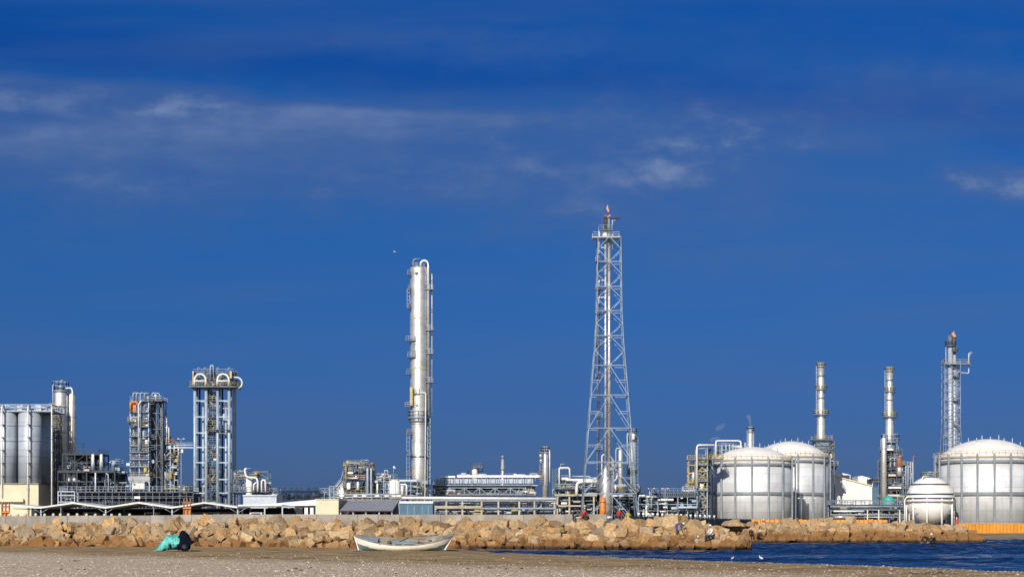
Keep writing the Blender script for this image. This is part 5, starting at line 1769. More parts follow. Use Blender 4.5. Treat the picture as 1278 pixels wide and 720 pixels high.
t = stack(1024.6, 455, (485, 516.5), 552, 'tall furnace stack with ringed platforms behind the rear tank')
t.deck(1013.5, 1038.5, 548.5, -3, 3, 'dim', 'yellow', 0.4, rstep=1.5)
t.box('furnace_box', 1017, 1033.5, 552, 655, -1.8, 3, 'galv')
for yy in (556, 563): t.deck(1016, 1037, yy, -2.3, 3.4, 'dim', 'galv', 0.3, rstep=1.5)
t.frame([1017, 1033, 1040], [551, 560, 570, 580, 592], (-2.2, 3.4), 0.9, 'dim', 'z', base=655)
t.deck(1033, 1047, 580, -1, 3, 'dim', 'yellow', 0.3, rstep=1.5)
t.box('duct', 1036, 1044.5, 581, 586, 0, 4, 'dark')
t.clutter(1034, 1041, 553, 590, -1.4, 2, 22, 121, ['pale', 'dim', 'yellow', 'white', 'blue'])
t = stack(1110.2, 460.5, (487.5, 519), 553, 'tall furnace stack rising out of the pipe structure beside the teal dome')
t.ringdeck(1111, 5.5, 11.5, 551, 'galv', 'pale', hr=2.2)
t.vessel('stack_foot', 1111, 6.2, 655, 549, 'galv', top=0.2, n=20)
for a in range(8):
    q = MB(); q.beam((11 * t.k * math.cos(a * .785), 11 * t.k * math.sin(a * .785), t.h(562)), (11 * t.k * math.cos(a * .785), 11 * t.k * math.sin(a * .785), t.h(548)), .12); t.put('deck_post', q, 'pale')
t = T('furnace_structure', 'stepped furnace structure full of pale pipes left of the white sphere', 'steel structure', 1117, 612)
t.vessel('silver_column', 1101.6, 3.4, 655, 546, 'cladpale', -2, n=20, rings=(560, 590))
t.pipe('top_stub', [(1101.6, 547, -2), (1101.6, 542.5, -2)], 0.9, 'pale')
t.frame([1105, 1112, 1119, 1126], [560, 567, 575, 585, 594, 603, 612, 622], (0, 4, 8), 0.95, 'dim', 'z', bw=0.5, base=655)
for a, b2, yy in ((1104, 1117, 561), (1105, 1126, 574), (1106, 1121, 594), (1107, 1134, 609), (1104, 1128, 602)): t.deck(a, b2, yy, -.5, 8, 'dim', 'galv', 0.3, rstep=1.5)
for a, b2, yy, mm in ((1104.5, 1114, 561, 'white'), (1108, 1117, 593, 'cream'), (1108, 1124, 608.5, 'white'), (1107, 1122, 618, 'cream')): t.box('cable_tray', a, b2, yy - 1.2, yy + 1, -1.1, -.6, mm)
t.vessel('pink_drum', 1122, 3.2, 595, 570, 'rustm', 0, n=16, top=.2)
t.vessel('pink_drum', 1122, 3.0, 594, 583, 'cladpale', -.6, n=16, top=.2)
for px, yt in ((1127.5, 594), (1130.5, 580), (1133.5, 583), (1136.5, 576), (1139, 576)): t.pipe('pale_pipe', [(px, 618, 0), (px, yt + 2, 0), (px, yt, .6)], .75, 'pale')
t.frame([1127, 1133, 1139.6], [576, 588, 600, 612], (1, 4), .8, 'galv', base=655, name='side_frame')
t.deck(1126, 1141, 583, .6, 4.4, 'dim', 'yellow', .3, rstep=1.2)
t.frame([1096.5, 1099], [572, 585, 600, 620], (0, 2), .7, 'dim', base=655, name='stair_frame')
t.deck(1088.5, 1100, 600, 0, 3, 'dim', 'dim', .5, rstep=1)
t.box('duct', 1088, 1099, 597, 602, .5, 4, 'dark')
t.box('furnace_shade_backing', 1105, 1127, 562, 655, 8.2, 8.5, 'dark')  # dark sheet added at the rear as painted shade between the pipes
t.clutter(1105, 1126, 562, 592, 0, 6, 48, 122, ['dark', 'pale', 'galv', 'white', 'blue', 'dim'])
t.clutter(1105, 1128, 592, 626, 0, 6, 50, 123, ['dim', 'pale', 'cream', 'white', 'blue', 'dark', 'galv'])
t.clutter(1126, 1140, 578, 622, 0.5, 4, 34, 124, ['pale', 'galv', 'white', 'beige', 'blue'])
t = T('windsock_pole', 'thin pole with a tiny pink windsock above the furnace structure', 'windsock', 1139.8, 606)
t.pipe('pole', [(1139.8, 655, 0), (1139.8, 568.5, 0)], .3, 'pale', n=5)
b = MB(); b.tube([t.c(1139.8, 569.3), t.c(1141.6, 570.6), t.c(1143, 571.6)], .28, 8, r1=.15); t.put('windsock', b, 'rustm')
t = T('windsock_pole', 'thin pole with a tiny white windsock left of the tall column', 'windsock', 491, 552)
t.pipe('pole', [(491, 655, 0), (491, 581.5, 0)], .22, 'pale', n=5)
b = MB(); b.tube([t.c(491, 582.2), t.c(492.4, 583.3), t.c(493.6, 584.6)], .30, 8, r1=.15); t.put('windsock', b, 'white')

# ------------------------------------------------------------------ white warehouse on the right
t = T('warehouse', 'white warehouse with a sloping roofline and two roof ventilators between the furnace stacks', 'warehouse', 1065, 640)
q = MB()
D = 14
pr = [(1036.5, 655.2), (1036.5, 595.5), (1041, 594.3), (1088.5, 606.5), (1088.5, 655.2)]
n = len(pr)
q.add([tuple(t.c(a, b2, 0)) for a, b2 in pr] + [tuple(t.c(a, b2, D)) for a, b2 in pr],
      [tuple(reversed(range(n))), tuple(range(n, 2 * n))] + [(i, i + 1, i + 1 + n, i + n) for i in range(n - 1)] + [(n - 1, 0, n, 2 * n - 1)])
t.put('wall', q, 'white')
for a, b2, ya, yb in ((1040.5, 1062, 589, 598.5), (1071.5, 1090, 594, 604.5)):
    q = MB()
    pr2 = [(a, yb), (a, ya), (a + 5, ya - .6), (b2, ya + 3.2), (b2, yb + 3)]
    m_ = len(pr2)
    q.add([tuple(t.c(p, r_, 1)) for p, r_ in pr2] + [tuple(t.c(p, r_, D - 2)) for p, r_ in pr2],
          [tuple(reversed(range(m_))), tuple(range(m_, 2 * m_))] + [(i, i + 1, i + 1 + m_, i + m_) for i in range(m_ - 1)] + [(m_ - 1, 0, m_, 2 * m_ - 1)])
    v = t.put('roof_ventilator', q, 'white')
    t.box('louvre', a + 11, b2 - 1, ya + 3.6, yb + .2, .8, .95, 'dark', v)
q = MB()
for i in range(n - 1):
    if i in (1, 2): q.beam(t.c(pr[i][0], pr[i][1] - .5, -.2), t.c(pr[i + 1][0], pr[i + 1][1] - .5, -.2), .35)
t.put('roof_trim', q, 'cream')
t.box('lean_to', 1088.7, 1098, 607.5, 655, 1, 18, 'bluewall')
t.drum('blue_drum', 1093, 1100, 619, 2.4, 'blue', -2)
t = T('teal_dome', 'small teal domed tank below the furnace structure', 'tank', 1108.8, 560)
t.vessel('tank_shell', 1108.8, 8, 655, 618, 'teal', top=.85, n=28)
t = T('pipe_rack', 'low pale pipe rack running from the rear tank to the white sphere', 'pipe rack', 1088, 530)
t.frame([1037 + 10.4 * i for i in range(11)], [624.5, 630, 637, 645], (0, 4), .8, 'galv', base=655)
t.deck(1036, 1142, 629.3, -.3, 5, 'dim', 'galv', .3, rstep=1.3)
for a, b2, yy, r, mm in ((1040, 1078, 637.6, 1.1, 'white'), (1036, 1142, 632, .8, 'pale'), (1036, 1142, 642, .8, 'pale'), (1041, 1060, 645, 1.6, 'cladpale'), (1062, 1142, 636, .7, 'galv'), (1078, 1120, 645, .9, 'pale'), (1036, 1142, 634.5, .6, 'dim')):
    t.pipe('pipe_run', [(a, yy, -.6), (b2, yy, -.6)], r, mm)
for px in (1082, 1096, 1122, 1129, 1134): t.box('white_post', px - .7, px + .7, 636, 655, -.9, -.5, 'cream')
t.box('shade_backing', 1036, 1128, 630, 655, 5.2, 5.4, 'dim')  # darker sheet added behind the rack as painted shade
t.clutter(1037, 1140, 630, 649, 0, 4, 64, 131, ['dim', 'blue', 'pale', 'galv', 'dark', 'yellow', 'beige', 'white'])
t.clutter(1118, 1142, 617, 630, .5, 4, 18, 132, ['pale', 'galv', 'dim', 'yellow', 'blue'])

# ------------------------------------------------------------------ sphere
t = T('storage_sphere', 'white spherical gas tank with dark seams standing on white legs', 'sphere tank', 1160.5, 478)
k = t.k
R_ = 29.6 * k
zc = t.h(624)
b = MB()
prof = [(max(.001, R_ * math.cos(a)), zc + R_ * math.sin(a)) for a in [R(-90 + 180 * i / 36) for i in range(37)]]
b.lathe(0, 0, prof, 64)
sp_ = t.put('sphere_shell', b, 'dome')
for yy in (604.5, 616.5, 621.8):
    q = MB()
    z = t.h(yy)
    r_ = math.sqrt(R_ ** 2 - (z - zc) ** 2)
    q.ring(0, 0, r_ - .1, r_ + .16, z - .16, z + .16, 64)
    q.obj('seam_band', 'dark', sp_)
q = MB(); z = t.h(625.5); q.ring(0, 0, R_ - .1, R_ + .6, z - .1, z + .1, 48); q.obj('drip_skirt', 'beige', sp_)
for i in range(10):
    a = R(-90 + 18 + 36 * i)
    q = MB()
    q.tube([(R_ * math.cos(a), R_ * math.sin(a), 0), (R_ * math.cos(a), R_ * math.sin(a), t.h(622))], 1.25 * k, 12)
    t.put('leg', q, 'white')
q = MB(); q.ring(0, 0, .8, 2.1, t.h(594.6), t.h(594.1), 20); dk_ = q.obj('top_platform', 'galv', t.root)
q = MB(); q.rail([(2.05 * math.cos(i * .524), 2.05 * math.sin(i * .524), t.h(594.1)) for i in range(12)], .9, .06, 5, True); q.obj('railing', 'yellow', dk_)
t.pipe('white_pipe', [(1128, 655, -1), (1128, 623, -1), (1148, 604, -2.5), (1148.4, 597.5, -2.5), (1150, 594.5, -2), (1157, 594, -1), (1158.5, 596, -.5)], .85, 'white', fil=2)
t.pipe('handrail', [(1129, 618, -1.2), (1146, 602, -2.7)], .4, 'pale')
t.pipe('vent_pipe', [(1158, 595, 0), (1158, 589, 0), (1162, 588.5, 0), (1166, 589.8, 0)], .45, 'pale')
t.pipe('vent_pipe', [(1165, 594, .5), (1165, 589.5, .5), (1169, 588.5, .5), (1171, 589, .5)], .45, 'pale')
t.pipe('sloping_pipe', [(1186, 598, 2), (1193, 612, 2), (1194, 655, 2)], .6, 'beige')
for yy in (640, 634): t.box('leg_tie', 1133, 1188, yy - .4, yy + .4, -R_ * .60, -R_ * .60 + .1, 'galv')
t = T('stair_tower', 'thin stair tower in the gap between the white sphere and the edge tank', 'stair tower', 1178, 520)
t.frame([1168.5, 1174, 1178.5], [570, 582, 594, 606], (0, 3), .6, 'galv', 'z', base=655)
t.deck(1167.5, 1183, 570.5, -.3, 3.2, 'galv', 'pale', .3, rstep=1)
t.box('red_sign', 1174.5, 1176, 577, 578.5, -.2, -.1, 'red')
t.pipe('yellow_rail', [(1188, 600, 0), (1194, 610, 0), (1195, 640, 0)], .5, 'yellow')

# ------------------------------------------------------------------ second flare
t = T('flare_tower', 'shorter lattice flare with a yellow platform behind the edge tank', 'flare tower', 1187, 570)
k = t.k
lev = [452.5 + 11.3 * i for i in range(11)] + [580, 600, 655]
w2 = lambda yy: (10 + max(0, yy - 530) * .045) * k
for sx in (-1, 1):
    for sy in (-1, 1):
        q = MB(); q.tube([(sx * w2(yy), sy * w2(yy) * .8, t.h(yy)) for yy in (452.5, 530, 655)], .42 * k, 8); t.put('leg', q, 'lattice')
for i in range(1, len(lev)):
    q = MB()
    ya, yb = lev[i - 1], lev[i]
    a, b2 = w2(ya), w2(yb)
    for sy in (-1, 1):
        q.beam((-a, sy * a * .8, t.h(ya)), (a, sy * a * .8, t.h(ya)), .13)
        p, r_ = ((-a, sy * a * .8, t.h(ya)), (b2, sy * b2 * .8, t.h(yb))) if i % 2 else ((a, sy * a * .8, t.h(ya)), (-b2, sy * b2 * .8, t.h(yb)))
        q.beam(p, r_, .11)
    for sx in (-1, 1):
        q.beam((sx * a, -a * .8, t.h(ya)), (sx * a, a * .8, t.h(ya)), .16)
        q.beam((sx * a, -a * .8, t.h(ya)), (sx * b2, b2 * .8, t.h(yb)), .09)
    t.put('lattice_bracing', q, 'galv')
t.vessel('riser_pipe', 1186, 3.0, 655, 420, 'silo', top=0, n=18)
t.vessel('riser_pipe', 1192.2, 2.0, 655, 428, 'silo', 1, top=0, n=14)
t.pipe('gas_pipe', [(1180.5, 655, 0), (1180.5, 431, 0), (1183, 430, 0)], .6, 'pale')
t.deck(1176.5, 1209.5, 454, -2, 2, 'galv', 'yellow', .35, rstep=1.3)
t.ringdeck(1186.3, 3, 7, 430.5, 'dim', 'dim', hr=1)
t.ringdeck(1191, 2, 5, 437, 'dim', 'galv', hr=.6)
t.vessel('flare_tip', 1186, 3.3, 431, 418.5, 'dim', n=16, top=0)
t.vessel('flare_tip', 1191.5, 2.4, 436, 420.5, 'dim', 1, n=14, top=0)
t.pipe('davit', [(1194, 465.5, 0), (1203, 465, 0), (1209, 466, 0), (1209, 440.5, 0), (1213.5, 440, 0)], .8, 'pale', fil=2)
t.pipe('davit', [(1209, 446, 0), (1212, 440.5, 0)], .4, 'pale', n=4)
for yy in (470, 500, 530): t.deck(1190, 1197, yy, -.5, 2, 'dim', 'galv', .25, rstep=1)
t.ladder(1196.5, 600, 455, 1, 'pale')
flame(1190.5, 420.5, 570, 2.6, 7.0, -.6, 'orange flame burning on top of the shorter flare behind the edge tank', 7)

# ------------------------------------------------------------------ street lamps among the plant
LAMPS = [(104, 554.0, 'thin twin arm lamp post beside the slim silver column'), (140, 577, 'thin lamp post at the right end of the dark two level structure'),
         (226, 547.5, 'thin lamp post standing above the footbridge'), (813, 609.5, 'thin lamp post over the ribbed cooling bank, left one'), (830, 609.5, 'thin lamp post over the ribbed cooling bank, right one'),
         (1000, 621.5, 'lamp post in the shadow between the paired tanks, left one'), (1013, 621.5, 'lamp post in front of the rear tank, right one')]
for px, yy, lab in LAMPS:
    d = 500 if px > 990 and px < 1020 else 545
    t = T('street_lamp', lab, 'lamp post', px, d, 'lamp posts in the plant')
    t.pipe('pole', [(px, 655, 0), (px, yy, 0)], .32, 'pale', n=6)
    t.pipe('lamp_arm', [(px - 3, yy - .2, 0), (px, yy + .5, 0), (px + 3, yy - .2, 0)], .25, 'pale', n=5)
    for sx in (-1, 1): t.box('lamp_head', px + sx * 3.4 - 1.1, px + sx * 3.4 + 1.1, yy - .6, yy + .3, -.25, .25, 'white')

# red marker posts and drums on the far arm
for px, lab in ((1194, 'red marker drum at the right end of the far breakwater'), (953, 'red marker drum behind the far breakwater left of the twin tanks')):
    t = T('marker_drum', lab, 'drum', px, 226 if px > 1000 else 268)
    q = MB()
    q.lathe(0, 0, [(.2, -.3), (.2, .35), (.22, .37), (.2, .39), (.2, .72)], 14)
    t.put('drum_body', q, 'red')
    q = MB(); q.tube([(0, 0, .72), (0, 0, .95)], .06, 8); t.put('cap', q, 'white')


# ------------------------------------------------------------------ steam
def steam_mat(den):
    m = bpy.data.materials.new('steam')
    m.use_nodes = True
    nt_ = m.node_tree
    nt_.nodes.remove(nt_.nodes['Principled BSDF'])
    pv = nt_.nodes.new('ShaderNodeVolumePrincipled')
    pv.inputs['Color'].default_value = (.95, .95, .96, 1)
    pv.inputs['Density'].default_value = den
    nt_.links.new(pv.outputs[0], nt_.nodes['Material Output'].inputs['Volume'])
    return m


def steam(pts, rs, d, label, den):
    b = MB()
    n = 12
    vs = []
    for j, ((px, py), r) in enumerate(zip(pts, rs)):
        c = (PX(px, d), d, PZ(py, d))
        for i in range(n):
            a = 2 * math.pi * i / n
            rr = r * d / F * (1 + .35 * noise.noise((math.cos(a) * 2, math.sin(a) * 2, j * 1.3 + px)))
            vs.append((c[0] + rr * math.cos(a), c[1] + rr * math.sin(a), c[2]))
    L = len(pts)
    b.add(vs, [(j * n + i, j * n + (i + 1) % n, (j + 1) * n + (i + 1) % n, (j + 1) * n + i) for j in range(L - 1) for i in range(n)] +
          [tuple(reversed(range(n))), tuple((L - 1) * n + i for i in range(n))], True)
    o = b.obj('steam_plume', steam_mat(den))
    return tag(o, label, 'steam', kind='stuff')


steam([(936.4, 534), (936.6, 530), (936.2, 526), (935, 522), (934, 518.5), (933, 517)], [1.0, 1.3, 1.7, 2.4, 2.6, .6], 640, 'thin white steam plume over the short vent stack', .30)
steam([(889, 551), (890, 548.5), (893, 546), (896, 544.5)], [3.0, 6, 6, 1.5], 600, 'faint grey steam puff over the white pipe bridge', .07)
steam([(896, 538), (897, 535.5), (899, 532.5), (901, 529.5), (901, 528)], [1.5, 5, 6, 4, 1], 602, 'faint steam puff drifting above the pipe bridge', .07)
steam([(1119, 572), (1119, 569), (1118, 566), (1117, 564)], [1.5, 4, 4.5, 1], 606, 'faint steam beside the foot of the right hand furnace stack', .10)


# ================================================================== BOAT
def boat():
    d = 138.0
    zg = beach_z(PX(505, d), d)
    root = empty('rowing_boat', (PX(504.5, d), d, zg - 0.02), 'weathered white wooden rowing boat lying heeled over on the beach', 'boat')
    root.rotation_euler = (R(15), 0, 0)
    L, n, m_ = 6.64, 36, 12
    paint = mat('boat_white_paint', (0.86, 0.84, 0.80), 0.5, 0, 0.06, 0.9, streaks=0.18, rust=0.2)
    bott = mat('boat_bottom_paint', (0.15, 0.25, 0.28), 0.6, 0, 0.15, 0.9, streaks=0.3)
    inner = mat('boat_inner_paint', (0.23, 0.22, 0.19), 0.75, 0, 0.25, 1.6, streaks=0.4)
    wood = mat('weathered_wood', (0.20, 0.16, 0.11), 0.8, 0, 0.2, 1.2)
    deckp = mat('boat_deck_paint', (0.20, 0.27, 0.34), 0.6, 0, 0.12, 0.9)

    def st(t): return abs(2 * t - 1)
    def beam_(t): return 0.88 * max(0.0, 1 - st(t) ** 2.5) ** 0.75
    def zsh(t): return 0.60 + 0.48 * st(t) ** 2.0 + (0.06 if t > .5 else 0) * st(t) ** 2
    def zk(t): return 0.0 + 0.10 * st(t) ** 8

    def point(t, s, off=0.0):
        b_ = max(0.012, beam_(t) - off)
        z = zk(t) + off + (zsh(t) - zk(t) - off) * s
        y = b_ * (1 - (1 - s) ** 2.4) ** 0.62
        e = 1 - s
        x0, x1 = -L / 2 + 0.30 * e + off * 2.2, L / 2 - 0.66 * e - off * 2.2
        return x0 + (x1 - x0) * t, y, z

    def shell(off, s0):
        vs, fs, mi = [], [], []
        cols_ = []
        ss = [s0 + (1 - s0) * j / m_ for j in range(m_ + 1)]
        for i in range(n + 1):
            t = i / n
            col = []
            for side in (-1, 1):
                for s in (ss if side == 1 else list(reversed(ss))):
                    x, y, z = point(t, s, off)
                    col.append((x, side * y, z))
            cols_.append(col)
        w = len(cols_[0])
        for c in cols_: vs += c
        for i in range(n):
            for j in range(w - 1):
                fs.append((i * w + j, i * w + j + 1, (i + 1) * w + j + 1, (i + 1) * w + j))
                t = (i + .5) / n
                jj = (j + .5) if j < w // 2 else (w - 1 - j - .5)
                s = 1 - jj / m_ if jj <= m_ else 0
                z = zk(t) + (zsh(t) - zk(t)) * s
                mi.append(0 if z > 0.13 + 0.50 * st(t) ** 2.0 else 1)
        return vs, fs, mi

    vs, fs, mi = shell(0.0, 0.0)
    b = MB()
    b.add(vs, fs, True)
    b.mi = mi
    b.obj('hull', [paint, bott], root)
    vs, fs, mi = shell(0.045, 0.22)
    b = MB()
    b.add(vs, [tuple(reversed(f)) for f in fs], True)
    b.obj('inner_lining', inner, root)
    b = MB()
    fl = [point(i / n, 0.22, 0.046) for i in range(1, n)]
    k = len(fl)
    b.add([(x, -y, z + .004) for x, y, z in fl] + [(x, y, z + .004) for x, y, z in fl], [(i, i + 1, i + 1 + k, i + k) for i in range(k - 1)])
    b.obj('floor_boards', wood, root)
    for side in (-1, 1):
        b = MB()
        pts = []
        for i in range(n + 1):
            x, y, z = point(i / n, 1.0)
            pts.append((x, side * (y - 0.01), z + 0.02))
        b.tube(pts, 0.045, 6)
        b.obj('gunwale', inner, root)

    def deck(t0, t1, dz, m, name):
        b = MB()
        q = [point(t0 + (t1 - t0) * i / 10, 1.0, 0.03) for i in range(11)]
        k = len(q)
        v = [(x, -y, z - dz) for x, y, z in q] + [(x, y, z - dz) for x, y, z in q]
        v += [(x, y, z - .04) for x, y, z in v]
        b.add(v, [(i, i + 1, i + 1 + k, i + k) for i in range(k - 1)] + [(i + 2 * k, i + 3 * k, i + 3 * k + 1, i + 2 * k + 1) for i in range(k - 1)] +
              [(0, k, 3 * k, 2 * k), (k - 1, 3 * k - 1, 4 * k - 1, 2 * k - 1)])
        b.obj(name, m, root)

    deck(0.02, 0.235, 0.03, deckp, 'foredeck')
    deck(0.90, 0.98, 0.03, wood, 'aft_deck')
    for t, w, m in ((0.34, .2, wood), (0.50, .22, inner), (0.64, .22, inner), (0.78, .2, wood)):
        x, y, z = point(t, 0.72, 0.05)
        b = MB()
        b.box((x - w / 2, -y, z), (x + w / 2, y, z + .04))
        b.obj('thwart', m, root)
    b = MB()
    b.box((-0.75, .05, .30), (0.75, .5, .52))
    b.obj('engine_box', deckp, root)
    b = MB()
    b.box((-.62, .02, .32), (-.1, .049, .46)); b.box((.08, .02, .32), (.62, .049, .46))
    b.obj('engine_box_opening', 'opening', root)
    b = MB()
    b.beam((-L / 2 + .02, 0, 1.10), (-L / 2 + .30, 0, 0.08), .07)
    b.obj('stem_post', paint, root)
    b = MB()
    b.beam((L / 2 - .02, 0, 1.16), (L / 2 - .64, 0, 0.08), .07)
    b.obj('stern_post', paint, root)
    for side in (-1, 1):
        b = MB()
        b.add([], [])
        x, y, z = point(.26, 1.0)
        b.tube([(x, side * y, z - .1), (x + .06, side * y, z + .32)], .02, 6)
        b.obj('thole_pin', wood, root)
    b = MB()
    b.tube([(-.55, .4, .75), (.4, .8, .80), (2.3, .55, .98)], .03, 6)
    o = b.obj('oar', wood)
    o.matrix_world = Matrix.Translation(root.location) @ Matrix.Rotation(R(15), 4, 'X')
    tag(o, 'thin wooden oar resting along the far rim of the white rowing boat', 'oar')
    b = MB()
    b.box((1.0, -.2, .42), (1.55, .12, .58))
    o = b.obj('fish_crate', 'rustm')
    o.matrix_world = Matrix.Translation(root.location) @ Matrix.Rotation(R(15), 4, 'X')
    tag(o, 'small rusty red crate lying inside the white rowing boat', 'crate')
    # mooring line
    b = MB()
    pts = [(-L / 2, 0, 1.0), (-L / 2 - .5, -.2, .35), (-L / 2 - 1.2, -.35, .14), (-L / 2 - 2.0, -.3, .1)]
    b.tube([Vector(p) + root.location for p in pts], .018, 5)
    tag(b.obj('mooring_rope', wood), 'thin mooring rope trailing from the left tip of the white boat', 'rope')


boat()


# ------------------------------------------------------------------ covered handcart
def cart():
    d = 129.0
    zg = beach_z(PX(216, d), d)
    root = empty('covered_handcart', (PX(216, d), d, zg), 'handcart covered by a crumpled teal tarpaulin and a dark navy sheet on the beach', 'handcart')
    k = d / F
    X = lambda px: (px - 216) * k
    teal = mat('teal_tarpaulin', (0.06, 0.34, 0.33), 0.5, 0, 0.3, 2.6, streaks=0.3, bump=0.03)
    navy = mat('navy_sheet', (0.0025, 0.004, 0.013), 0.9, 0, 0.25, 1.4, spec=0.12)

    def cloth(name, m, x0, x1, prof, half, drop, sd):
        nx_, ny_ = 30, 22
        vs = []
        for i in range(nx_ + 1):
            u = i / nx_
            x = x0 + (x1 - x0) * u
            zt, zb = lerp_tab([(a, b2) for a, b2, c in prof], u), lerp_tab([(a, c) for a, b2, c in prof], u)
            for j in range(ny_ + 1):
                v = j / ny_ * 2 - 1
                z = zb + (zt - zb) * (1 - abs(v) ** drop) ** .7
                wr_ = abs(noise.noise((x * 3.2 + sd, v * 2.2, 0))) * .22 - .06 + abs(noise.noise((x * 8, v * 5 + sd, 3))) * .10 + .035 * math.sin(9 * v + 5 * x + sd) * (1 - abs(v))
                hw_ = half * (.75 + .25 * math.sin(math.pi * min(1, u + .2)))
                vs.append((x + wr_ * .5, v * hw_ + wr_, max(0.015, z + wr_ * (0.9 if zt - zb > .1 else .3))))
        b = MB()
        b.add(vs, [(i * (ny_ + 1) + j, (i + 1) * (ny_ + 1) + j, (i + 1) * (ny_ + 1) + j + 1, i * (ny_ + 1) + j + 1) for i in range(nx_) for j in range(ny_)], True)
        o = b.obj(name, m, root)
        md = o.modifiers.new('thickness', 'SOLIDIFY')
        md.thickness = 0.02
        return o

    o = cloth('teal_tarpaulin', teal, X(193.5), X(225.5), [(0, .14, .02), (.12, .30, .03), (.3, .66, .05), (.45, .98, .10), (.6, 1.0, .16), (.78, .92, .24), (.9, 1.02, .30), (1, .84, .36)], .46, 2.2, 1)
    o = cloth('navy_sheet', navy, X(223), X(240), [(0, .95, .10), (.15, 1.22, .10), (.4, 1.16, .14), (.7, .92, .30), (.9, .74, .45), (1, .6, .5)], .40, 2.4, 7)
    for sx in (-.36, .30):
        q = MB()
        x = X(231)
        q.tube([(x, sx - .05, .3), (x, sx + .05, .3)], .29, 20)
        w_ = q.obj('wheel', navy, root)
        q = MB()
        q.tube([(x, sx - .056, .3), (x, sx + .056, .3)], .13, 14)
        q.obj('wheel_hub', 'rubber', w_)
    q = MB()
    q.box((X(211), -.34, .12), (X(229), .34, .45))
    q.obj('under_tarp_shade', navy, root)  # near-black box added as the shadow under the tarpaulin
    q = MB()
    q.tube([(X(238), -.1, .8), (X(242), -.1, .86), (X(243), -.1, .66)], .02, 6)
    q.obj('handle', 'rustm', root)
    q = MB()
    q.tube([(X(239), -.2, .06), (X(250), -.35, .05)], .03, 6)
    o = q.obj('driftwood_pole', 'rubber')
    o.location = root.location
    tag(o, 'dark pole lying on the sand right of the covered handcart', 'pole')


cart()

# ================================================================== PEOPLE
bpy.context.view_layer.update()
DG = bpy.context.evaluated_depsgraph_get()


def ground_z(x, y, top=9.0):
    ok, loc, *_ = SC.ray_cast(DG, (x, y, top), (0, 0, -1))
    return loc.z if ok else 0.0


POSES = {
    'stand': dict(pelvis=(0, 0, .93), chest=(0, 0, 1.32), neck=(0, .0, 1.50), head=(0, -.03, 1.64), hip=(.10, 0, .88), knee=(.11, -.03, .49), ankle=(.11, .03, .09), toe=(.13, -.16, .04),
                  sh=(.20, .01, 1.42), elbow=(.27, .03, 1.12), wrist=(.26, -.10, .88)),
    'sit': dict(pelvis=(0, .05, .50), chest=(0, .0, .90), neck=(0, -.03, 1.08), head=(0, -.09, 1.21), hip=(.11, .0, .48), knee=(.15, -.42, .52), ankle=(.13, -.44, .10), toe=(.14, -.62, .05),
                sh=(.20, -.01, 1.00), elbow=(.27, -.14, .74), wrist=(.15, -.36, .66)),
    'crouch': dict(pelvis=(0, .16, .30), chest=(0, -.02, .62), neck=(0, -.10, .79), head=(0, -.18, .91), hip=(.11, .12, .30), knee=(.17, -.28, .48), ankle=(.14, .0, .09), toe=(.15, -.20, .04),
                   sh=(.20, -.05, .72), elbow=(.26, -.28, .55), wrist=(.12, -.46, .36)),
    'bend': dict(pelvis=(0, .14, .86), chest=(0, -.22, 1.00), neck=(0, -.40, 1.00), head=(0, -.54, .95), hip=(.10, .12, .82), knee=(.11, .06, .46), ankle=(.12, .08, .09), toe=(.13, -.12, .04),
                 sh=(.19, -.30, .99), elbow=(.22, -.38, .70), wrist=(.16, -.50, .46)),
    'ride': dict(pelvis=(0, .1, .80), chest=(0, .02, 1.19), neck=(0, -.02, 1.37), head=(0, -.06, 1.50), hip=(.13, .06, .78), knee=(.24, -.30, .66), ankle=(.26, -.12, .22), toe=(.28, -.3, .17),
                 sh=(.20, .0, 1.29), elbow=(.30, -.18, 1.08), wrist=(.26, -.42, 1.00)),
}
SKIN = mat('skin', (0.30, 0.17, 0.10), 0.6, 0, 0.05, 2)
HAIR = mat('dark_hair', (0.012, 0.010, 0.008), 0.7, 0, 0.1, 3)
CLOTH = {}


def cloth_mat(c):
    if c not in CLOTH:
        CLOTH[c] = mat('fabric_%d' % len(CLOTH), c, 0.85, 0, 0.12, 3.0)
    return CLOTH[c]


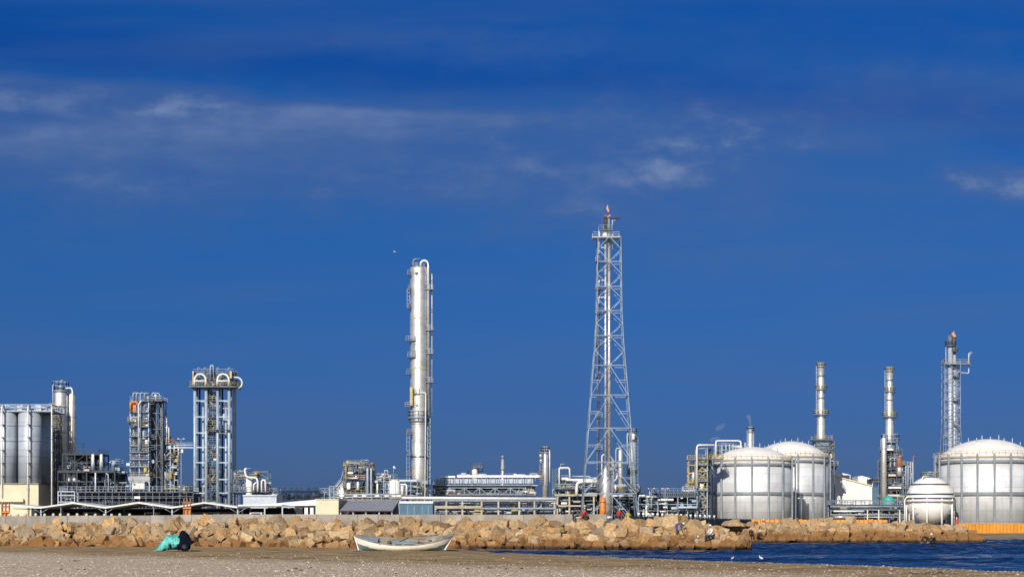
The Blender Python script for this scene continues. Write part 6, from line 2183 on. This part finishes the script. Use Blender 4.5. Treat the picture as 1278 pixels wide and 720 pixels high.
def person(label, loc, yaw, pose, shirt, trousers, headgear=None, hair=True, sleeves='long', scale=1.0, skirt=None):
    P = {k: Vector(v) for k, v in POSES[pose].items()}
    V, E, RAD, REG = [], [], [], []

    def add(p, r, reg, par=None):
        V.append(p); RAD.append(r); REG.append(reg)
        if par is not None: E.append((par, len(V) - 1))
        return len(V) - 1

    pel = add(P['pelvis'], .135, 1)
    wst = add(P['pelvis'].lerp(P['chest'], .5), .125, 0, pel)
    che = add(P['chest'], .150, 0, wst)
    nek = add(P['neck'], .058, 3, che)
    hd0 = add(P['neck'].lerp(P['head'], .5), .065, 3, nek)
    fingers = []
    for sx in (-1, 1):
        f = lambda k: Vector((P[k].x * sx, P[k].y, P[k].z))
        hip = add(f('hip'), .098, 1, pel)
        mid = add(f('hip').lerp(f('knee'), .5), .080, 1, hip)
        kn = add(f('knee'), .060, 1, mid)
        cf = add(f('knee').lerp(f('ankle'), .35), .056, 1, kn)
        an = add(f('ankle'), .040, 2, cf)
        add(f('toe'), .036, 2, an)
        sh = add(f('sh'), .066, 0, che)
        el = add(f('elbow'), .046, 0 if sleeves == 'long' else 3, sh)
        wr_ = add(f('wrist'), .030, 3, el)
        dirn = (f('wrist') - f('elbow')).normalized()
        palm = f('wrist') + dirn * .075
        add(palm, .036, 3, wr_)
        side = dirn.cross(Vector((0, 1, .3))).normalized()
        curl = dirn.cross(side).normalized()
        for q in range(4):
            ln = (.072, .082, .078, .060)[q]
            b0 = palm + side * (q - 1.5) * .019
            fingers.append(([b0, b0 + dirn * ln * .55 + curl * .008, b0 + dirn * ln * .9 + curl * .03], .0085))
        b0 = f('wrist') + dirn * .035 + side * -.03 * sx
        fingers.append(([b0, b0 + dirn * .03 - side * .028 * sx + curl * .012, b0 + dirn * .06 - side * .034 * sx + curl * .024], .0095))
    me = bpy.data.meshes.new('tmp')
    me.from_pydata(V, E, [])
    ob = bpy.data.objects.new('tmp', me)
    COL.objects.link(ob)
    md = ob.modifiers.new('skin', 'SKIN')
    for i, sv_ in enumerate(me.skin_vertices[0].data):
        sv_.radius = (RAD[i], RAD[i])
        sv_.use_root = i == 0
    ob.modifiers.new('sub', 'SUBSURF').levels = 1
    ob.modifiers['sub'].render_levels = 1
    dg = bpy.context.evaluated_depsgraph_get()
    res = bpy.data.meshes.new_from_object(ob.evaluated_get(dg))
    bpy.data.objects.remove(ob)
    b = MB()
    vs = [v.co.copy() for v in res.vertices]
    b.add(vs, [tuple(p.vertices) for p in res.polygons], True)
    segs = [(a, c) for a, c in E]

    def region(p):
        best, rg_ = 9, 0
        for a, c in segs:
            ab = V[c] - V[a]
            t = max(0, min(1, (p - V[a]).dot(ab) / max(1e-6, ab.length_squared)))
            dd = (p - V[a] - ab * t).length - (RAD[a] + (RAD[c] - RAD[a]) * t)
            if dd < best:
                best = dd
                rg_ = REG[c] if t > .45 else REG[a]
                if REG[a] == 0 and REG[c] == 3: rg_ = 3 if t > .75 else 0
        return rg_
    b.mi = [region(sum((vs[i] for i in p.vertices), Vector()) / len(p.vertices)) for p in res.polygons]
    bpy.data.meshes.remove(res)
    H = P['head']
    nd = (P['head'] - P['neck']).normalized()
    up = (nd + Vector((0, 0, .6))).normalized()
    fw = Vector((0, -1, 0)) - up * Vector((0, -1, 0)).dot(up)
    fw.normalize()
    rt = fw.cross(up)
    ns, nr = 18, 12
    hv = []
    for j in range(nr + 1):
        a = math.pi * (j / nr - .5)
        for i in range(ns):
            q = 2 * math.pi * i / ns
            cx_, cy_, cz_ = math.cos(a) * math.sin(q) * .076, math.cos(a) * math.cos(q) * .098, math.sin(a) * .118
            if cy_ > .05:
                if abs(cx_) < .020 and -.045 < cz_ < .022: cy_ += .024        # nose
                if .018 < abs(cx_) < .05 and .0 < cz_ < .035: cy_ -= .010       # eye sockets
                if abs(cx_) < .03 and -.085 < cz_ < -.055: cy_ += .006         # mouth
            if abs(cx_) > .068 and abs(cz_) < .035: cx_ *= 1.16               # ears
            if cz_ < -.04: cx_ *= .88
            hv.append(H + rt * cx_ + fw * cy_ + up * cz_)
    o_ = len(b.f)
    b.add(hv, [(j * ns + i, j * ns + (i + 1) % ns, (j + 1) * ns + (i + 1) % ns, (j + 1) * ns + i) for j in range(nr) for i in range(ns)], True, 3)
    for pts, r in fingers:
        k0 = len(b.f)
        b.tube(pts, r, 6, fillet=0)
        for i in range(k0, len(b.f)): b.mi[i] = 3
    r_ = bpy.data.objects.new('tmp', None)
    body = b.obj('person', [cloth_mat(shirt), cloth_mat(trousers), cloth_mat((.03, .025, .02)), SKIN])
    body.location = loc
    body.rotation_euler = (0, 0, yaw)
    body.scale = (scale,) * 3
    tag(body, label, 'person')
    bpy.data.objects.remove(r_)
    q = MB()
    for sx in (-1, 1):
        c = H + rt * .032 * sx + fw * .086 + up * .015
        q.tube([c, c + fw * .010], .010, 8)
    q.obj('eyes', HAIR, body)
    q = MB()
    c0 = .05 if headgear else .02
    hv = []
    for j in range(8):
        a = math.pi / 2 * j / 7
        for i in range(ns):
            t = 2 * math.pi * i / ns
            lowz = -.02 if math.cos(t) < .3 else .045
            hv.append(H + rt * math.sin(t) * .084 * math.cos(a) + fw * (math.cos(t) * .106 * math.cos(a) - .004) + up * (lowz + (.128 - lowz) * math.sin(a)))
    q.add(hv, [(j * ns + i, j * ns + (i + 1) % ns, (j + 1) * ns + (i + 1) % ns, (j + 1) * ns + i) for j in range(7) for i in range(ns)], True)
    q.obj('cap' if headgear else 'hair', cloth_mat(headgear) if headgear else HAIR, body)
    if skirt:
        q = MB()
        hv = []
        for j in range(7):
            t = j / 6
            for i in range(20):
                a = 2 * math.pi * i / 20
                fold = 1 + .07 * math.sin(a * 6) * t
                hv.append((math.cos(a) * (.17 + .13 * t) * fold, math.sin(a) * (.14 + .12 * t) * fold + P['pelvis'].y, P['pelvis'].z + .12 - t * .92))
        q.add(hv, [(j * 20 + i, (j + 1) * 20 + i, (j + 1) * 20 + (i + 1) % 20, j * 20 + (i + 1) % 20) for j in range(6) for i in range(20)], True)
        q.obj('robe', cloth_mat(skirt), body)
    return body


def on_rock(px, d, dz=0.0):
    x = PX(px, d)
    return (x, d, ground_z(x, d) + dz)


WH = (.72, .71, .68)
def stand_row(px, py):
    """the point of the crest where a foot shows at (px, py)"""
    dd = lerp_tab(NEAR_TOE, px)
    best = None
    for i in range(40):
        d = dd + 0.6 + i * 0.09
        x = PX(px, d)
        z = ground_z(x, d)
        yy = HY - (z - HCAM) * F / d
        e = abs(yy - py)
        if best is None or e < best[0]: best = (e, (x, d, z - .02))
    return best[1]


person('person in dark grey bending over on the breakwater crest beside a white bucket', stand_row(716.5, 649), R(75), 'bend', (.10, .10, .105), (.035, .035, .04), scale=.82)
person('person in a red jacket crouching on the breakwater crest facing the white bucket', stand_row(731, 648.5), R(-70), 'crouch', (.42, .02, .03), (.05, .04, .06), scale=.86)
bx = stand_row(722, 649.2)
b = MB()
b.lathe(0, 0, [(.15, 0), (.20, .26), (.215, .26), (.215, .30)], 16)
o = b.obj('bucket', 'white'); o.location = bx
tag(o, 'white bucket on the breakwater crest between the bending and the crouching person', 'bucket')
bx = stand_row(725.5, 648)
b = MB()
b.lathe(0, 0, [(.14, 0), (.21, .1), (.20, .26), (.11, .36), (.05, .40)], 14)
o = b.obj('bag', 'red'); o.location = (bx[0], bx[1] + .3, bx[2])
tag(o, 'red bag beside the white bucket on the breakwater crest', 'bag')


def motorbike(label, loc, yaw, tank_m, seat_m):
    r = empty('motorbike', loc, label, 'motorbike')
    r.rotation_euler = (0, 0, yaw)
    for y in (-.68, .66):
        q = MB()
        pts = [(0, y + .27 * math.cos(a), .31 + .27 * math.sin(a)) for a in [2 * math.pi * i / 20 for i in range(21)]]
        q.tube(pts, .055, 8, caps=False)
        w_ = q.obj('wheel', 'rubber', r)
        q = MB()
        for i in range(6):
            a = i * math.pi / 3
            q.beam((0, y, .31), (0, y + .24 * math.cos(a), .31 + .24 * math.sin(a)), .025)
        q.tube([(-.06, y, .31), (.06, y, .31)], .06, 10)
        q.obj('rim', 'galv', w_)
    q = MB()
    q.tube([(-.07, -.68, .31), (-.07, -.50, .78), (-.05, -.44, .95)], .022, 6); q.tube([(.07, -.68, .31), (.07, -.50, .78), (.05, -.44, .95)], .022, 6)
    q.obj('fork', 'galv', r)
    q = MB()
    q.tube([(-.36, -.34, 1.02), (-.15, -.44, .98), (.15, -.44, .98), (.36, -.34, 1.02)], .018, 6)
    q.obj('handlebar', 'rubber', r)
    q = MB(); q.tube([(0, -.52, .86), (0, -.62, .86)], .10, 14); q.obj('headlight', 'glass', r)
    q = MB()
    q.lathe(0, 0, [(.02, -.30), (.12, -.24), (.17, -.05), (.15, .15), (.10, .28), (.02, .31)], 16)
    q.v = [(x, z - .12, .80 + y * .8) for x, y, z in q.v]
    q.f = [tuple(reversed(f)) for f in q.f]
    q.obj('fuel_tank', tank_m, r)
    q = MB(); q.box((-.12, .1, .74), (.12, .78, .83)); q.obj('seat', seat_m, r)
    q = MB(); q.box((-.13, -.25, .28), (.13, .22, .62)); q.obj('engine', 'dim', r)
    q = MB(); q.tube([(.14, -.1, .3), (.16, .2, .24), (.16, .8, .34)], .04, 8); q.obj('exhaust', 'galv', r)
    q = MB(); q.add([(-.08, .45, .66), (.08, .45, .66), (.08, .98, .60), (-.08, .98, .60), (-.08, .45, .69), (.08, .45, .69), (.08, .98, .63), (-.08, .98, .63)], [(0, 3, 2, 1), (4, 5, 6, 7), (0, 1, 5, 4), (2, 3, 7, 6), (1, 2, 6, 5), (3, 0, 4, 7)]); q.obj('mudguard', tank_m, r)
    return r


b = MB()
motorbike('motorbike with white tank and fairing parked behind the breakwater crest', (PX(762, 186), 186, GZ), R(-55), 'white', 'rubber')
motorbike('dark motorbike ridden by the person in the red and white top', (PX(774, 194), 194, GZ), R(20), 'rubber', 'rubber')
person('person in a red and white top and black trousers astride a dark motorbike', (PX(774, 194) + .25 * math.sin(R(20)) * -1, 194.24, GZ + .02), R(20), 'ride', (.40, .03, .03), (.02, .02, .025), headgear=(.62, .60, .56), scale=1.0)
person('person in a yellow robe standing behind the breakwater beside the motorbikes', (PX(784, 228), 228, GZ), R(20), 'stand', (.42, .33, .04), (.42, .33, .04), scale=.98, skirt=(.42, .33, .04))

x_, y_, z_ = stand_row(845.5, 665)
person('person in a purple jacket and blue trousers leaning over on the boulders', (x_, y_, z_), R(60), 'bend', (.10, .08, .24), (.07, .11, .24), headgear=WH, scale=.85)
x_, y_, z_ = stand_row(888, 677)
person('person in a white shirt and white cap sitting on the boulders near the breakwater tip', (x_, y_ + .1, z_ + .02), R(-65), 'sit', WH, (.03, .045, .09), headgear=WH, scale=.98)
x_, y_, z_ = stand_row(870, 681)
person('small person in pale grey crouching low among the rust brown boulders', (x_, y_, z_), R(20), 'crouch', (.42, .40, .37), (.34, .32, .28), headgear=WH, scale=.85)


def far_spot(px, py):
    best = None
    for i in range(36):
        d = lerp_tab(FAR_TOE, px) - .3 + i * .09
        x = PX(px, d)
        z = ground_z(x, d)
        e = abs(HY - (z - HCAM) * F / d - py)
        if best is None or e < best[0]: best = (e, (x, d, z - .02))
    return best[1]


person('person in black with a white cap sitting on the far breakwater, left one of two', far_spot(937, 671), R(15), 'sit', (.02, .02, .022), (.02, .02, .022), headgear=WH, scale=.85)
person('person in dark brown crouching low on the far breakwater right of the one in black', far_spot(947, 674), R(30), 'crouch', (.03, .022, .018), (.02, .018, .016), headgear=WH, scale=1.0)
x_ = PX(1165.5, 174); person('person in black with a white cap crouching on the mudflat below the far breakwater', (x_, 174, ground_z(x_, 174) - .02), R(-75), 'crouch', (.015, .015, .018), (.015, .015, .016), headgear=WH, scale=1.12)
x_ = PX(1157.5, 174); person('bareheaded person in black bending over on the mudflat beside the one in a white cap', (x_, 174.4, ground_z(x_, 174.4) - .02), R(-80), 'bend', (.012, .012, .014), (.012, .012, .014), scale=.88)


# ------------------------------------------------------------------ birds
def wader(px, d, label, s):
    b = MB()
    b.lathe(0, 0, [(.005, -.17), (.05, -.10), (.075, 0), (.06, .09), (.02, .15)], 12)
    b.v = [(z, x, .20 + y * .9 + z * .25) for x, y, z in b.v]
    k = len(b.f)
    b.tube([(.10, 0, .24), (.14, 0, .32), (.16, 0, .35)], .03, 8)
    q = MB()
    o = b.obj('gull', 'white')
    for sy in (-.03, .03):
        q = MB(); q.tube([(0, sy, .16), (0, sy, -.05)], .008, 5); q.obj('leg', 'rustm', o)
    q = MB(); q.tube([(.17, 0, .35), (.23, 0, .335)], .011, 6, r1=.003); q.obj('beak', 'yellow', o)
    o.location = (PX(px, d), d, .02)
    o.scale = (s,) * 3
    o.rotation_euler = (0, 0, R(30 if px < 930 else 140))
    return tag(o, label, 'gull')


wader(914, 106.5, 'small white gull sitting low at the water edge, left of the pair', .5)
wader(950, 104.5, 'white gull standing at the water edge, right and taller one of the pair', .7)
b = MB()
b.lathe(0, 0, [(.01, -.26), (.06, -.15), (.09, 0), (.07, .14), (.02, .24)], 12)
b.v = [(z, x, y) for x, y, z in b.v]
o = b.obj('gull', 'white')
for sy in (-1, 1):
    q = MB()
    q.add([(.10, sy * .05, .03), (.14, sy * .35, .16), (.0, sy * .72, .10), (-.10, sy * .36, .13), (-.10, sy * .05, .02)], [(0, 1, 3, 4), (1, 2, 3)])
    q.add([(.10, sy * .05, .045), (.14, sy * .35, .175), (.0, sy * .72, .112), (-.10, sy * .36, .145), (-.10, sy * .05, .035)], [(4, 3, 1, 0), (3, 2, 1)])
    q.obj('wing', 'white', o)
o.location = (PX(492.5, 640), 640, PZ(314.5, 640))
o.rotation_euler = (R(20), 0, R(35))
o.scale = (1.25,) * 3
tag(o, 'white gull flying alone in the blue sky left of the tall column', 'gull')
